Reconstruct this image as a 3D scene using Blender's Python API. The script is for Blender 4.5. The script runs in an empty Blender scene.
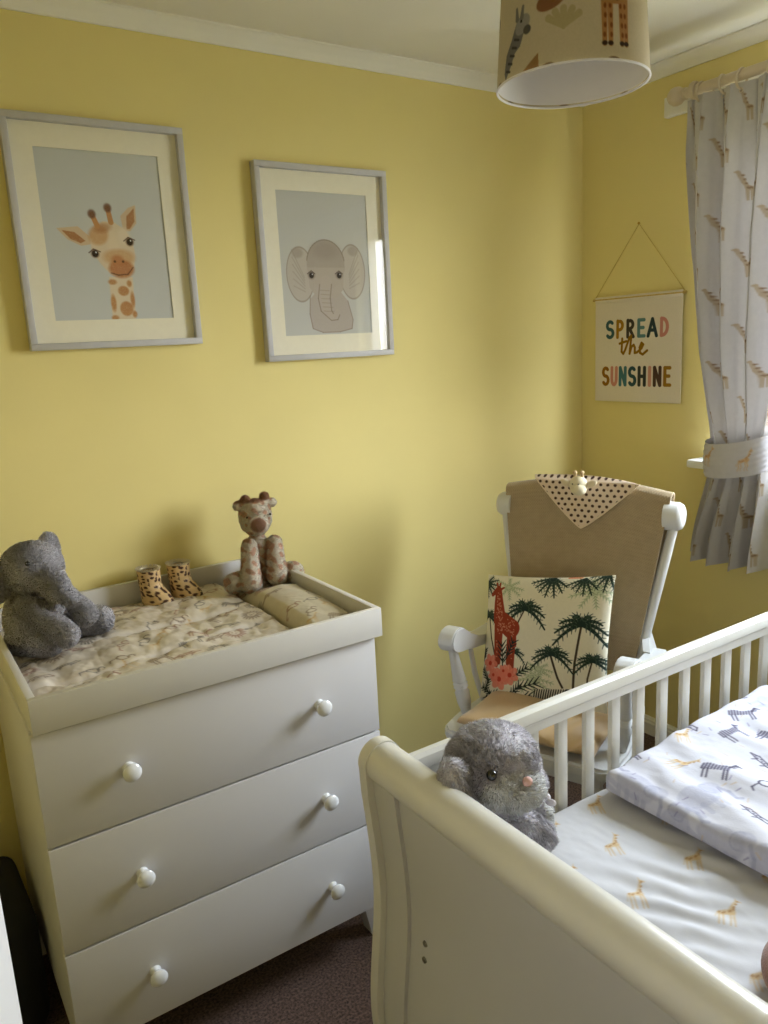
import bpy, bmesh, math, random
import numpy as np
from mathutils import Vector, Matrix, Euler
C = bpy.context.scene
col = C.collection
PI = math.pi
rng = np.random.default_rng(7)
random.seed(7)

# ---------------------------------------------------------------- camera
cam = bpy.data.objects.new('camera', bpy.data.cameras.new('camera'))
col.objects.link(cam); C.camera = cam
def cam_rot(y, p, r):
    f = np.array([math.sin(y)*math.cos(p), math.cos(y)*math.cos(p), -math.sin(p)])
    rt = np.array([math.cos(y), -math.sin(y), 0]); up = np.cross(rt, f)
    c, s = math.cos(r), math.sin(r)
    a, b = c*rt+s*up, -s*rt+c*up
    return Matrix(((a[0], b[0], -f[0]), (a[1], b[1], -f[1]), (a[2], b[2], -f[2])))
cam.matrix_world = Matrix.Translation((0, 0, 1.58)) @ cam_rot(0.5751882, 0.2117754, -0.0520194).to_4x4()
cam.data.sensor_fit = 'HORIZONTAL'; cam.data.sensor_width = 36; cam.data.lens = 780.17/768*36
cam.data.clip_start = 0.02

# ---------------------------------------------------------------- light
C.view_settings.view_transform = 'Standard'; C.view_settings.look = 'None'
C.view_settings.gamma = 1; C.view_settings.use_curve_mapping = False
C.view_settings.exposure = .86
w = bpy.data.worlds.new('sky'); C.world = w; w.use_nodes = True
wn = w.node_tree.nodes; wl = w.node_tree.links; wb = wn['Background']
tcw = wn.new('ShaderNodeTexCoord'); sp = wn.new('ShaderNodeSeparateXYZ'); wl.new(tcw.outputs['Generated'], sp.inputs[0])
rp = wn.new('ShaderNodeValToRGB'); mrw = wn.new('ShaderNodeMapRange'); mrw.inputs[1].default_value = -1; mrw.inputs[2].default_value = 1
wl.new(sp.outputs['Z'], mrw.inputs[0]); wl.new(mrw.outputs[0], rp.inputs[0]); wl.new(rp.outputs[0], wb.inputs[0])
el = rp.color_ramp.elements
el[0].position = .44; el[0].color = (.16, .17, .13, 1)
el[1].position = .52; el[1].color = (.95, .98, 1.0, 1)
e2 = el.new(.85); e2.color = (.74, .87, 1.0, 1)
wb.inputs[1].default_value = 17.0
def area(name, loc, target, sx, sy, power, colr):
    l = bpy.data.lights.new(name, 'AREA'); l.shape = 'RECTANGLE'; l.size = sx; l.size_y = sy
    l.energy = power; l.color = colr
    o = bpy.data.objects.new(name, l); col.objects.link(o); o.location = loc
    o.rotation_euler = (Vector(target)-Vector(loc)).to_track_quat('-Z', 'Y').to_euler()
    return o
pt = area('window_portal', (2.545, 1.04, 1.667), (0, 1.04, 1.667), 1.12, 1.066, 1, (1, 1, 1)); pt.data.cycles.is_portal = True
area('hall_fill', (-1.0, -.15, 1.9), (0.5, 0.6, 1.0), 0.7, 0.9, 3., (1.0, 0.95, 0.88))  # camera-side fill lamp added in the unseen hall

# ---------------------------------------------------------------- colour and material helpers
def lin(c):
    c = np.asarray(c, float)/255.0
    return np.where(c <= .04045, c/12.92, ((c+.055)/1.055)**2.4)
def mat(name, c=(200,200,200), rough=.6, var=.05, vscale=8., bump=0., bscale=200., attr=False, metal=0.,
        spec=.5, sheen=0., trans=0., detail=3., weave=0., coat=0., stretch=None):
    m = bpy.data.materials.new(name); m.use_nodes = True
    nt = m.node_tree; N = nt.nodes; L = nt.links
    p = N['Principled BSDF']
    p.inputs['Roughness'].default_value = rough; p.inputs['Metallic'].default_value = metal
    p.inputs['Specular IOR Level'].default_value = spec
    p.inputs['Sheen Weight'].default_value = sheen
    p.inputs['Coat Weight'].default_value = coat
    tc = N.new('ShaderNodeTexCoord')
    src = tc.outputs['Object']
    if stretch:
        mp = N.new('ShaderNodeMapping'); mp.inputs['Scale'].default_value = stretch
        L.new(src, mp.inputs[0]); src = mp.outputs[0]
    nz = N.new('ShaderNodeTexNoise'); nz.inputs['Scale'].default_value = vscale; nz.inputs['Detail'].default_value = detail
    L.new(src, nz.inputs['Vector'])
    mr = N.new('ShaderNodeMapRange'); mr.inputs[1].default_value = .25; mr.inputs[2].default_value = .75
    mr.inputs[3].default_value = 1-var; mr.inputs[4].default_value = 1+var
    L.new(nz.outputs[0], mr.inputs[0])
    mx = N.new('ShaderNodeMix'); mx.data_type = 'RGBA'; mx.blend_type = 'MULTIPLY'; mx.inputs[0].default_value = 1
    cc = [x for x in mx.inputs if x.type == 'RGBA']
    if attr:
        at = N.new('ShaderNodeAttribute'); at.attribute_name = 'Col'; L.new(at.outputs['Color'], cc[0])
    else:
        cc[0].default_value = (*lin(c), 1)
    L.new(mr.outputs[0], cc[1])
    out = [x for x in mx.outputs if x.type == 'RGBA'][0]
    L.new(out, p.inputs['Base Color'])
    if bump or weave:
        b = N.new('ShaderNodeBump'); b.inputs['Strength'].default_value = bump or weave; b.inputs['Distance'].default_value = .002
        if weave:
            uv = tc.outputs['UV']; h = []
            for d in ('X', 'Y'):
                wv = N.new('ShaderNodeTexWave'); wv.bands_direction = d; wv.inputs['Scale'].default_value = bscale
                L.new(uv, wv.inputs['Vector']); h.append(wv.outputs['Fac'])
            mm = N.new('ShaderNodeMath'); mm.operation = 'MULTIPLY'; L.new(h[0], mm.inputs[0]); L.new(h[1], mm.inputs[1])
            L.new(mm.outputs[0], b.inputs['Height'])
        else:
            n2 = N.new('ShaderNodeTexNoise'); n2.inputs['Scale'].default_value = bscale; n2.inputs['Detail'].default_value = 4
            L.new(tc.outputs['Object'], n2.inputs['Vector']); L.new(n2.outputs[0], b.inputs['Height'])
        L.new(b.outputs[0], p.inputs['Normal'])
    if trans:
        t = N.new('ShaderNodeBsdfTranslucent'); L.new(out, t.inputs['Color'])
        ms = N.new('ShaderNodeMixShader'); ms.inputs[0].default_value = trans
        L.new(p.outputs[0], ms.inputs[1]); L.new(t.outputs[0], ms.inputs[2])
        L.new(ms.outputs[0], N['Material Output'].inputs['Surface'])
    return m
def glass_mat(name):
    m = bpy.data.materials.new(name); m.use_nodes = True; N = m.node_tree.nodes; L = m.node_tree.links
    N.remove(N['Principled BSDF'])
    t = N.new('ShaderNodeBsdfTransparent'); g = N.new('ShaderNodeBsdfGlossy'); g.inputs['Roughness'].default_value = .02
    fr = N.new('ShaderNodeValue'); fr.outputs[0].default_value = .035
    ms = N.new('ShaderNodeMixShader'); L.new(fr.outputs[0], ms.inputs[0]); L.new(t.outputs[0], ms.inputs[1]); L.new(g.outputs[0], ms.inputs[2])
    L.new(ms.outputs[0], N['Material Output'].inputs['Surface'])
    return m

M = dict(
    wall=mat('yellow_wall_paint', (230,214,146), .75, .03, 3, .12, 260, spec=.25),
    ceiling=mat('ceiling_paint', (232,228,218), .8, .02, 4, .1, 120, spec=.2),
    coving=mat('coving_paint', (236,233,224), .6, .02, 6, .05, 90, spec=.3),
    carpet=mat('brown_carpet', (98,77,69), .98, .85, 150, .9, 420, spec=.1, sheen=.2),
    chest=mat('white_melamine', (212,209,210), .38, .015, 6, .03, 300, spec=.4),
    chest_edge=mat('white_melamine_edge', (212,208,203), .4, .015, 6, spec=.4),
    dark=mat('shadow_gap_board', (70,66,62), .8, .05, 9),
    cot=mat('cream_white_cot_paint', (216,213,205), .28, .015, 5, .02, 60, spec=.5, coat=.25),
    cot_shaded=mat('shaded_cot_paint', (196,194,192), .4, .02, 5, .02, 60, spec=.4),  # cot paint darkened: shade of panels facing away from the window, in the colour
    chair=mat('white_chair_paint', (212,211,210), .3, .015, 6, .02, 60, spec=.5, coat=.2),
    knob=mat('white_gloss_knob', (238,238,240), .18, .01, 6, spec=.6, coat=.5),
    steel=mat('nickel_steel', (150,148,142), .3, .05, 30, metal=1.),
    brass=mat('brass', (196,160,80), .3, .05, 30, metal=1.),
    frame=mat('pale_grey_frame_wood', (190,188,190), .5, .04, 30, .05, 120, spec=.35),
    glass=glass_mat('picture_glass'),
    print=mat('printed_paper', attr=True, rough=.8, var=.01, spec=.1),
    mount=mat('cream_mount_card', (234,228,208), .9, .015, 60, spec=.1),
    plastic=mat('white_upvc', (236,238,240), .3, .01, 5, spec=.5),
    pole=mat('cream_pole_paint', (206,190,164), .35, .03, 20, spec=.45),
    curtain=mat('printed_curtain_cotton', attr=True, rough=.85, var=.03, vscale=60, bump=.15, bscale=900, spec=.15, trans=.06),
    canvas=mat('cotton_canvas', attr=True, rough=.9, var=.03, vscale=200, bump=.2, bscale=900, spec=.1),
    shade_out=mat('printed_linen_shade', attr=True, rough=.85, var=.04, vscale=240, spec=.15, trans=.25),
    shade_in=mat('white_shade_lining', (232,228,232), .7, .01, 30, spec=.2, trans=.15),
    wood=mat('pale_dowel_wood', (196,168,96), .6, .1, 60, spec=.3),
    string=mat('jute_string', (196,172,96), .9, .1, 300),
    sheet=mat('printed_cotton_sheet', attr=True, rough=.85, var=.01, vscale=60, bump=.12, bscale=500, spec=.15),
    quilt=mat('printed_cotton_quilt', attr=True, rough=.8, var=.015, vscale=60, bump=.15, bscale=260, spec=.2),
    vinyl=mat('printed_wipe_clean_mat', attr=True, rough=.42, var=.02, vscale=40, bump=.1, bscale=60, spec=.4),
    cushion=mat('printed_cushion_cotton', attr=True, rough=.85, var=.03, vscale=120, bump=.2, bscale=900, spec=.15),
    satin=mat('tan_satin', (196,164,120), .42, .05, 12, .1, 200, spec=.5, sheen=.3),
    waffle=mat('taupe_waffle_knit', attr=True, rough=.95, var=.06, vscale=40, weave=.8, bscale=22., spec=.1, sheen=.2),
    plush=mat('plush_fur', attr=True, rough=.95, var=.08, vscale=90, spec=.05, sheen=.2, trans=.36),
    eye=mat('black_glass_eye', (14,12,12), .08, .0, 5, spec=.8),
    pink=mat('pink_plush_nose', (206,164,154), .7, .05, 80),
    leopard=mat('leopard_print_suede', attr=True, rough=.5, var=.05, vscale=90, spec=.4),
    sole=mat('tan_boot_sole', (120,74,44), .7, .08, 90),
    boot_fur=mat('cream_boot_lining', (216,204,176), .95, .1, 200),
    black=mat('black_bag_fabric', (16,16,18), .9, .1, 60, .3, 300),
    brown=mat('brown_plush', (140,98,78), .95, .15, 120, .5, 300, sheen=.3),
    ribbon=mat('pale_ribbon', (226,220,226), .6, .03, 60),
    door=mat('white_door_gloss', (236,236,240), .3, .01, 4, .02, 30, spec=.5),
)

# ---------------------------------------------------------------- object helpers
def root_matrix(o):
    while o.parent: o = o.parent
    return o.matrix_basis.copy()
def link(name, me, m=None, parent=None, local=False, smooth=False, label=None):
    if parent is not None and not local: me.transform(root_matrix(parent).inverted())
    o = bpy.data.objects.new(name, me); col.objects.link(o)
    me.name = name
    if m is not None and not me.materials: me.materials.append(m)
    if smooth: me.shade_smooth()
    if parent is not None: o.parent = parent
    if label: o['label'] = label
    return o
def thing(name, label, cat, loc=(0,0,0), rz=0, group=None):
    o = bpy.data.objects.new(name, None); col.objects.link(o); o.empty_display_size = .05
    o.location = loc; o.rotation_euler = (0,0,rz)
    tag(o, label, cat, group); o.matrix_basis = Matrix.Translation(loc) @ Matrix.Rotation(rz, 4, 'Z')
    return o
def tag(o, label, cat, group=None):
    o['label'] = label; o['category'] = cat
    if group: o['group'] = group
    return o
def struct(name, me, m, **k):
    o = link(name, me, m, **k); o['kind'] = 'structure'; return o

class B:
    """collects primitives into one mesh"""
    def __init__(s): s.bm = bmesh.new()
    def box(s, x0, x1, y0, y1, z0, z1, bev=0., seg=2, mtx=None):
        g = bmesh.ops.create_cube(s.bm, size=1.)['verts']
        for v in g: v.co = Vector(((x0+x1)/2+v.co.x*(x1-x0), (y0+y1)/2+v.co.y*(y1-y0), (z0+z1)/2+v.co.z*(z1-z0)))
        if bev:
            e = list({e for v in g for e in v.link_edges})
            r = bmesh.ops.bevel(s.bm, geom=e, offset=bev, segments=seg, affect='EDGES', profile=.5)
            g = list({v for f in r['faces'] for v in f.verts} | {v for v in g if v.is_valid})
        if mtx is not None:
            for v in g: v.co = mtx @ v.co
        return s
    def tube(s, pts, rad, n=12, cap=True):
        pts = [Vector(p) for p in pts]
        if not hasattr(rad, '__len__'): rad = [rad]*len(pts)
        rings = []; prev = None
        for i, p in enumerate(pts):
            t = (pts[min(i+1, len(pts)-1)]-pts[max(i-1, 0)])
            if t.length < 1e-9: t = Vector((0,0,1))
            t.normalize()
            if prev is None:
                a = Vector((0,0,1)) if abs(t.z) < .9 else Vector((1,0,0)); u = t.cross(a).normalized()
            else:
                u = (prev-t*prev.dot(t)).normalized()
            prev = u; v = t.cross(u)
            rings.append([s.bm.verts.new(p+(u*math.cos(2*PI*k/n)+v*math.sin(2*PI*k/n))*rad[i]) for k in range(n)])
        for a, b in zip(rings, rings[1:]):
            for k in range(n): s.bm.faces.new((a[k], a[(k+1) % n], b[(k+1) % n], b[k]))
        if cap:
            s.bm.faces.new(rings[0][::-1]); s.bm.faces.new(rings[-1])
        return s
    def lathe(s, prof, p0, axis=(0,0,1), n=24):
        ax = Vector(axis).normalized(); p0 = Vector(p0)
        a = Vector((0,0,1)) if abs(ax.z) < .9 else Vector((1,0,0)); u = ax.cross(a).normalized(); v = ax.cross(u)
        rings = []
        for r, h in prof:
            rings.append([s.bm.verts.new(p0+ax*h+(u*math.cos(2*PI*k/n)+v*math.sin(2*PI*k/n))*max(r, 1e-4)) for k in range(n)])
        for a, b in zip(rings, rings[1:]):
            for k in range(n): s.bm.faces.new((a[k], a[(k+1) % n], b[(k+1) % n], b[k]))
        s.bm.faces.new(rings[0][::-1]); s.bm.faces.new(rings[-1])
        return s
    def ball(s, c, r, rot=None, sub=3):
        g = bmesh.ops.create_icosphere(s.bm, subdivisions=sub, radius=1.)['verts']
        if not hasattr(r, '__len__'): r = (r, r, r)
        R = Euler(rot).to_matrix() if rot is not None else Matrix.Identity(3)
        for v in g: v.co = Vector(c)+R @ Vector((v.co.x*r[0], v.co.y*r[1], v.co.z*r[2]))
        return s
    def torus(s, c, R, r, axis=(0,1,0), n=28, m=8, sq=1.):
        ax = Vector(axis).normalized(); a = Vector((0,0,1)) if abs(ax.z) < .9 else Vector((1,0,0))
        u = ax.cross(a).normalized(); v = ax.cross(u); c = Vector(c); rings = []
        for i in range(n):
            d = u*math.cos(2*PI*i/n)+v*math.sin(2*PI*i/n)
            rings.append([s.bm.verts.new(c+d*(R+r*math.cos(2*PI*j/m))+ax*r*sq*math.sin(2*PI*j/m)) for j in range(m)])
        for i in range(n):
            a, b = rings[i], rings[(i+1) % n]
            for j in range(m): s.bm.faces.new((a[j], a[(j+1) % m], b[(j+1) % m], b[j]))
        return s
    def prism(s, pts, d):
        """closed polygon of 3-D points extruded by vector d"""
        d = Vector(d); a = [s.bm.verts.new(p) for p in pts]; b = [s.bm.verts.new(Vector(p)+d) for p in pts]
        s.bm.faces.new(a[::-1]); s.bm.faces.new(b); n = len(a)
        for k in range(n): s.bm.faces.new((a[k], a[(k+1) % n], b[(k+1) % n], b[k]))
        return s
    def mesh(s, sharp=40):
        bmesh.ops.recalc_face_normals(s.bm, faces=s.bm.faces)
        me = bpy.data.meshes.new('m'); s.bm.to_mesh(me); s.bm.free()
        me.shade_smooth()
        try: me.set_sharp_from_angle(angle=math.radians(sharp))
        except Exception: pass
        return me
    def put(s, name, m, parent=None, sharp=40, **k):
        return link(name, s.mesh(sharp), m, parent, **k)

def set_col(me, rgb, name='Col'):
    a = me.color_attributes.get(name) or me.color_attributes.new(name, 'FLOAT_COLOR', 'POINT')
    d = np.ones((len(me.vertices), 4), np.float32); d[:, :3] = lin(rgb)
    a.data.foreach_set('color', d.ravel())
def verts_np(me):
    v = np.empty(len(me.vertices)*3, np.float32); me.vertices.foreach_get('co', v); return v.reshape(-1, 3).astype(float)
def grid_mesh(P, colr=None, wrap=False):
    """P: H x W x 3 points; colr: H x W x 3 sRGB"""
    Hh, Ww = P.shape[:2]
    idx = np.arange(Hh*Ww).reshape(Hh, Ww)
    a = idx[:-1, :-1]; b = idx[:-1, 1:]; c = idx[1:, 1:]; d = idx[1:, :-1]
    F = np.stack([a, b, c, d], -1).reshape(-1, 4)
    if wrap:
        F2 = np.stack([idx[:-1, -1], idx[:-1, 0], idx[1:, 0], idx[1:, -1]], -1); F = np.concatenate([F, F2])
    me = bpy.data.meshes.new('g')
    me.vertices.add(Hh*Ww); me.vertices.foreach_set('co', P.reshape(-1).astype(np.float32))
    me.loops.add(F.size); me.loops.foreach_set('vertex_index', F.reshape(-1).astype(np.int32))
    me.polygons.add(len(F)); me.polygons.foreach_set('loop_start', np.arange(0, F.size, 4, dtype=np.int32))
    me.update(calc_edges=True); me.validate()
    uv = me.uv_layers.new(name='UVMap')
    u, v = np.meshgrid(np.linspace(0, 1, Ww), np.linspace(1, 0, Hh)); UV = np.stack([u, v], -1).reshape(-1, 2)
    uv.data.foreach_set('uv', UV[F.reshape(-1)].reshape(-1).astype(np.float32))
    if colr is not None: set_col(me, colr.reshape(-1, 3))
    me.shade_smooth()
    return me
def solidify(o, t, off=-1):
    md = o.modifiers.new('thickness', 'SOLIDIFY'); md.thickness = t; md.offset = off; return o

# value noise, vectorised
_T = rng.random((256, 256))
def vnoise(x, y):
    xi = np.floor(x).astype(int); yi = np.floor(y).astype(int); fx = x-xi; fy = y-yi
    fx = fx*fx*(3-2*fx); fy = fy*fy*(3-2*fy)
    g = lambda a, b: _T[a % 256, b % 256]
    return (g(xi, yi)*(1-fx)+g(xi+1, yi)*fx)*(1-fy)+(g(xi, yi+1)*(1-fx)+g(xi+1, yi+1)*fx)*fy
def fbm(x, y, o=3):
    s = 0; a = .5
    for k in range(o): s = s+a*(vnoise(x*2**k+17*k, y*2**k+31*k)-.5); a *= .5
    return s

# ---------------------------------------------------------------- painting cloth and paper prints
class Canvas:
    """colours laid on a regular grid of cloth points; x to the right, y up, in real units"""
    def __init__(s, w, h, res, bg):
        s.w, s.h = w, h; s.W = int(round(w/res))+1; s.H = int(round(h/res))+1
        s.a = np.empty((s.H, s.W, 3)); s.a[:] = bg; s.rx = w/(s.W-1); s.ry = h/(s.H-1)
    def reg(s, x0, x1, y0, y1):
        i0 = max(0, int((x0)/s.rx)-1); i1 = min(s.W, int(x1/s.rx)+3)
        j0 = max(0, int((s.h-y1)/s.ry)-1); j1 = min(s.H, int((s.h-y0)/s.ry)+3)
        if i0 >= i1 or j0 >= j1: return None
        X, Y = np.meshgrid(np.arange(i0, i1)*s.rx, s.h-np.arange(j0, j1)*s.ry)
        return (slice(j0, j1), slice(i0, i1)), X, Y
    def put(s, sl, m, c):
        m = m[..., None]; s.a[sl] = s.a[sl]*(1-m)+np.array(c, float)*m
    def ell(s, cx, cy, rx, ry, c, rot=0., a=1., soft=0., ring=0., grain=0.):
        R = max(rx, ry)+soft+ring+s.rx*2; q = s.reg(cx-R, cx+R, cy-R, cy+R)
        if q is None: return
        sl, X, Y = q; dx = X-cx; dy = Y-cy; co, si = math.cos(rot), math.sin(rot)
        u = (dx*co+dy*si)/rx; v = (-dx*si+dy*co)/ry
        d = (np.sqrt(u*u+v*v)-1)*min(rx, ry)
        if ring: d = np.abs(d)-ring/2
        m = np.clip(.5-d/(s.rx+soft), 0, 1)*a
        if grain: m = m*np.clip(1-grain+2*grain*(vnoise(X/grain_s(s), Y/grain_s(s))), 0, 1)
        s.put(sl, m, c)
    def cap(s, p0, p1, r0, r1, c, a=1., soft=0., grain=0.):
        R = max(r0, r1)+soft+s.rx*2
        q = s.reg(min(p0[0], p1[0])-R, max(p0[0], p1[0])+R, min(p0[1], p1[1])-R, max(p0[1], p1[1])+R)
        if q is None: return
        sl, X, Y = q; dx = p1[0]-p0[0]; dy = p1[1]-p0[1]; L2 = dx*dx+dy*dy+1e-12
        t = np.clip(((X-p0[0])*dx+(Y-p0[1])*dy)/L2, 0, 1)
        d = np.hypot(X-p0[0]-t*dx, Y-p0[1]-t*dy)-(r0+(r1-r0)*t)
        m = np.clip(.5-d/(s.rx+soft), 0, 1)*a
        if grain: m = m*np.clip(1-grain+2*grain*(vnoise(X/grain_s(s), Y/grain_s(s))), 0, 1)
        s.put(sl, m, c)
    def path(s, pts, r, c, a=1., r1=None, **k):
        n = len(pts)-1; r1 = r if r1 is None else r1
        for i in range(n): s.cap(pts[i], pts[i+1], r+(r1-r)*i/n, r+(r1-r)*(i+1)/n, c, a, **k)
    def poly(s, pts, c, a=1., grain=0.):
        P = np.array(pts); q = s.reg(P[:, 0].min(), P[:, 0].max(), P[:, 1].min(), P[:, 1].max())
        if q is None: return
        sl, X, Y = q; m = np.zeros_like(X)
        for ox in (-.25, .25):
            for oy in (-.25, .25):
                x = X+ox*s.rx; y = Y+oy*s.ry; ins = np.zeros(X.shape, bool)
                for i in range(len(P)):
                    x0, y0 = P[i]; x1, y1 = P[(i+1) % len(P)]
                    if y0 == y1: continue
                    k = ((y0 > y) != (y1 > y)) & (x < (x1-x0)*(y-y0)/(y1-y0)+x0); ins ^= k
                m += ins*.25
        m = m*a
        if grain: m = m*np.clip(1-grain+2*grain*(vnoise(X/grain_s(s), Y/grain_s(s))), 0, 1)
        s.put(sl, m, c)
def grain_s(s): return s.rx*2.2
def arc(cx, cy, rx, ry, a0, a1, n=10, rot=0.):
    o = []
    for k in range(n+1):
        a = math.radians(a0+(a1-a0)*k/n); x, y = rx*math.cos(a), ry*math.sin(a)
        o.append((cx+x*math.cos(rot)-y*math.sin(rot), cy+x*math.sin(rot)+y*math.cos(rot)))
    return o
def xf(pts, x, y, s, ang=0., flip=1):
    co, si = math.cos(ang), math.sin(ang)
    return [(x+s*(px*flip*co-py*si), y+s*(px*flip*si+py*co)) for px, py in pts]
def stamp_giraffe(c, x, y, h, ang=0., body=(196,158,104), spot=(150,104,66), flip=1, a=.9, spots=9):
    """small standing giraffe, base at y, height h"""
    T = lambda pts: xf(pts, x, y, h, ang, flip)
    g = .35 if a < 1 else 0.
    for seg, r0, r1 in ((((-.02,.46),(.12,.84)), .06, .03), (((.12,.86),(.21,.82)), .035, .022), (((.11,.88),(.10,.96)), .012, .01),
                        (((-.22,.40),(.02,.47)), .07, .09), (((-.25,.38),(-.26,.0)), .03, .018), (((-.17,.38),(-.16,.0)), .028, .018),
                        (((.0,.42),(-.01,.0)), .03, .018), (((.06,.42),(.09,.0)), .028, .018), (((-.29,.42),(-.34,.2)), .012, .01)):
        p = T(seg); c.cap(p[0], p[1], r0*h, r1*h, body, a, grain=g)
    for k in range(spots):
        t = k/max(1, spots-1)
        q = T([(-.25+.26*min(1, t*2)+.13*max(0, t*2-1)+.02*math.sin(k*9), .42+.05*min(1, t*2)+.33*max(0, t*2-1)+.03*math.sin(k*5))])[0]
        c.ell(q[0], q[1], .035*h, .025*h, spot, a=a)
def doodle(c, kind, x, y, s, ang, k1, k2, a=.8):
    """line drawing of a small animal in the nursery prints"""
    T = lambda pts: xf(pts, x, y, s, ang)
    lw = s*.022
    if kind == 0:      # lion face: ring mane
        for k in range(18):
            p = T([(.26*math.cos(k*.35), .26*math.sin(k*.35)), (.36*math.cos(k*.35), .36*math.sin(k*.35))]); c.cap(p[0], p[1], lw*1.6, lw, k1, a)
        c.path(T(arc(0,0,.2,.2,0,360,16)), lw, k1, a)
        for e in (-.07,.07): q = T([(e,.04)])[0]; c.ell(q[0], q[1], lw*1.2, lw*1.2, k1, a=a)
        c.path(T([(-.04,-.08),(0,-.05),(.04,-.08)]), lw*.8, k1, a)
    elif kind == 1:    # elephant wash with outline
        q = T([(0,0)])[0]; c.ell(q[0], q[1], .42*s, .28*s, k2, rot=ang, a=a*.55, soft=.02*s, grain=.3)
        q = T([(.38,.14)])[0]; c.ell(q[0], q[1], .18*s, .18*s, k2, a=a*.55, soft=.02*s, grain=.3)
        c.path(T([(.5,.1),(.6,-.05),(.58,-.25),(.66,-.3)]), lw*1.6, k2, a*.8)
        for lx in (-.28,-.1,.12,.26): c.path(T([(lx,-.2),(lx,-.42)]), .05*s, k2, a*.5)
        c.path(T(arc(.28,.12,.12,.16,60,300,10)), lw, k2, a*.5)
    elif kind == 2:    # zebra: dark short strokes
        for k in range(9):
            t = k/8; c.path(T([(-.3+.6*t,.16+.03*math.sin(k)),(-.33+.6*t,-.04)]), lw*1.3, k1, a)
        c.path(T([(.3,.12),(.42,.36),(.54,.3)]), lw*1.5, k1, a)
        for lx in (-.28,-.18,.2,.28): c.path(T([(lx,-.05),(lx+.01,-.34)]), lw*1.1, k1, a)
        for k in range(4): c.path(T([(.32+.04*k,.18+.06*k),(.4+.03*k,.14+.06*k)]), lw, k1, a)
    elif kind == 3:    # giraffe in gold
        stamp_giraffe(c, x, y, s*.9, ang, body=(206,176,128), spot=(168,124,78), a=a)
    elif kind == 4:    # loops and leaves
        c.path(T(arc(0,0,.2,.13,20,330,12)), lw, k1, a); c.path(T(arc(.22,.1,.1,.14,0,260,9)), lw, k1, a)
        c.path(T([(-.2,-.05),(-.34,-.2),(-.3,-.3)]), lw, k1, a)
    elif kind == 5:    # crocodile / leopard squiggle with dots
        c.path(T([(-.4,0),(-.2,.1),(.1,.08),(.34,.14),(.44,.05),(.2,-.02),(-.1,-.04),(-.4,0)]), lw, k1, a)
        for k in range(7): q = T([(-.25+.08*k,.03+.02*math.sin(k*4))])[0]; c.ell(q[0], q[1], lw*1.3, lw*1.3, k1, a=a)
        for lx in (-.15,.15): c.path(T([(lx,-.03),(lx-.04,-.14)]), lw, k1, a)

# ================================================================= ROOM
XL, XR, YB, YF, ZC = -.47, 2.418, -.95, 2.215, 2.452      # left, window wall, behind camera, picture wall, ceiling
struct('floor', B().box(XL-1.2, XR+.12, YB-.12, YF+.12, -.1, 0).mesh(), M['carpet'])
struct('ceiling', B().box(XL-1.2, XR+.12, YB-.12, YF+.12, ZC, ZC+.1).mesh(), M['ceiling'])
struct('wall_front', B().box(XL-.12, XR+.12, YF, YF+.12, 0, ZC).mesh(), M['wall'])
struct('wall_back', B().box(XL-.12, XR+.12, YB-.12, YB, 0, ZC).mesh(), M['wall'])
WY0, WY1, WZ0, WZ1 = .48, 1.60, 1.135, 2.20                # window opening
b = B(); b.box(XR, XR+.12, YB, WY0, 0, ZC); b.box(XR, XR+.12, WY1, YF, 0, ZC)
b.box(XR, XR+.12, WY0, WY1, 0, WZ0); b.box(XR, XR+.12, WY0, WY1, WZ1, ZC)
struct('wall_right', b.mesh(), M['wall'])
DY0, DY1, DZ = -.58, .24, 2.02                              # doorway
b = B(); b.box(XL-.12, XL, YB, DY0, 0, ZC); b.box(XL-.12, XL, DY1, YF, 0, ZC); b.box(XL-.12, XL, DY0, DY1, DZ, ZC)
struct('wall_left', b.mesh(), M['wall'])
b = B(); b.box(XL-1.2, XL-1.1, YB-.1, 1.2, 0, ZC); b.box(XL-1.1, XL-.12, 1.1, 1.2, 0, ZC); b.box(XL-1.1, XL-.12, YB-.2, YB-.1, 0, ZC)
struct('wall_hall', b.mesh(), M['ceiling'])
# coving: cove profile along both visible walls
def cove(axis, a0, a1, fixed, sgn):
    pr = [(0,0),(.010,0),(.012,.008),(.016,.012),(.020,.024),(.032,.040),(.050,.050),(.056,.058),(.066,.060),(.066,.068),(0,.068)]
    pr = [(p*.62, q*.62) for p, q in pr]
    b = B(); z0 = ZC-.042
    if axis == 'x': b.prism([(a0, fixed-sgn*p, z0+q) for p, q in pr], (a1-a0, 0, 0))
    else: b.prism([(fixed-sgn*p, a0, z0+q) for p, q in pr], (0, a1-a0, 0))
    return b.mesh(60)
struct('trim_1', cove('x', XL, XR, YF, 1), M['coving'])
struct('trim_2', cove('y', YB, YF, XR, 1), M['coving'])
def skirting(axis, a0, a1, fixed, sgn):
    pr = [(0,0),(.016,0),(.016,.048),(.012,.054),(.012,.062),(.006,.070),(0,.072)]
    b = B()
    if axis == 'x': b.prism([(a0, fixed-sgn*p, q) for p, q in pr], (a1-a0, 0, 0))
    else: b.prism([(fixed-sgn*p, a0, q) for p, q in pr], (0, a1-a0, 0))
    return b.mesh(30)
struct('baseboard_front', skirting('x', XL, XR-.02, YF, 1), M['coving'])
struct('baseboard_right', skirting('y', YB, YF, XR, 1), M['coving'])
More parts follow.
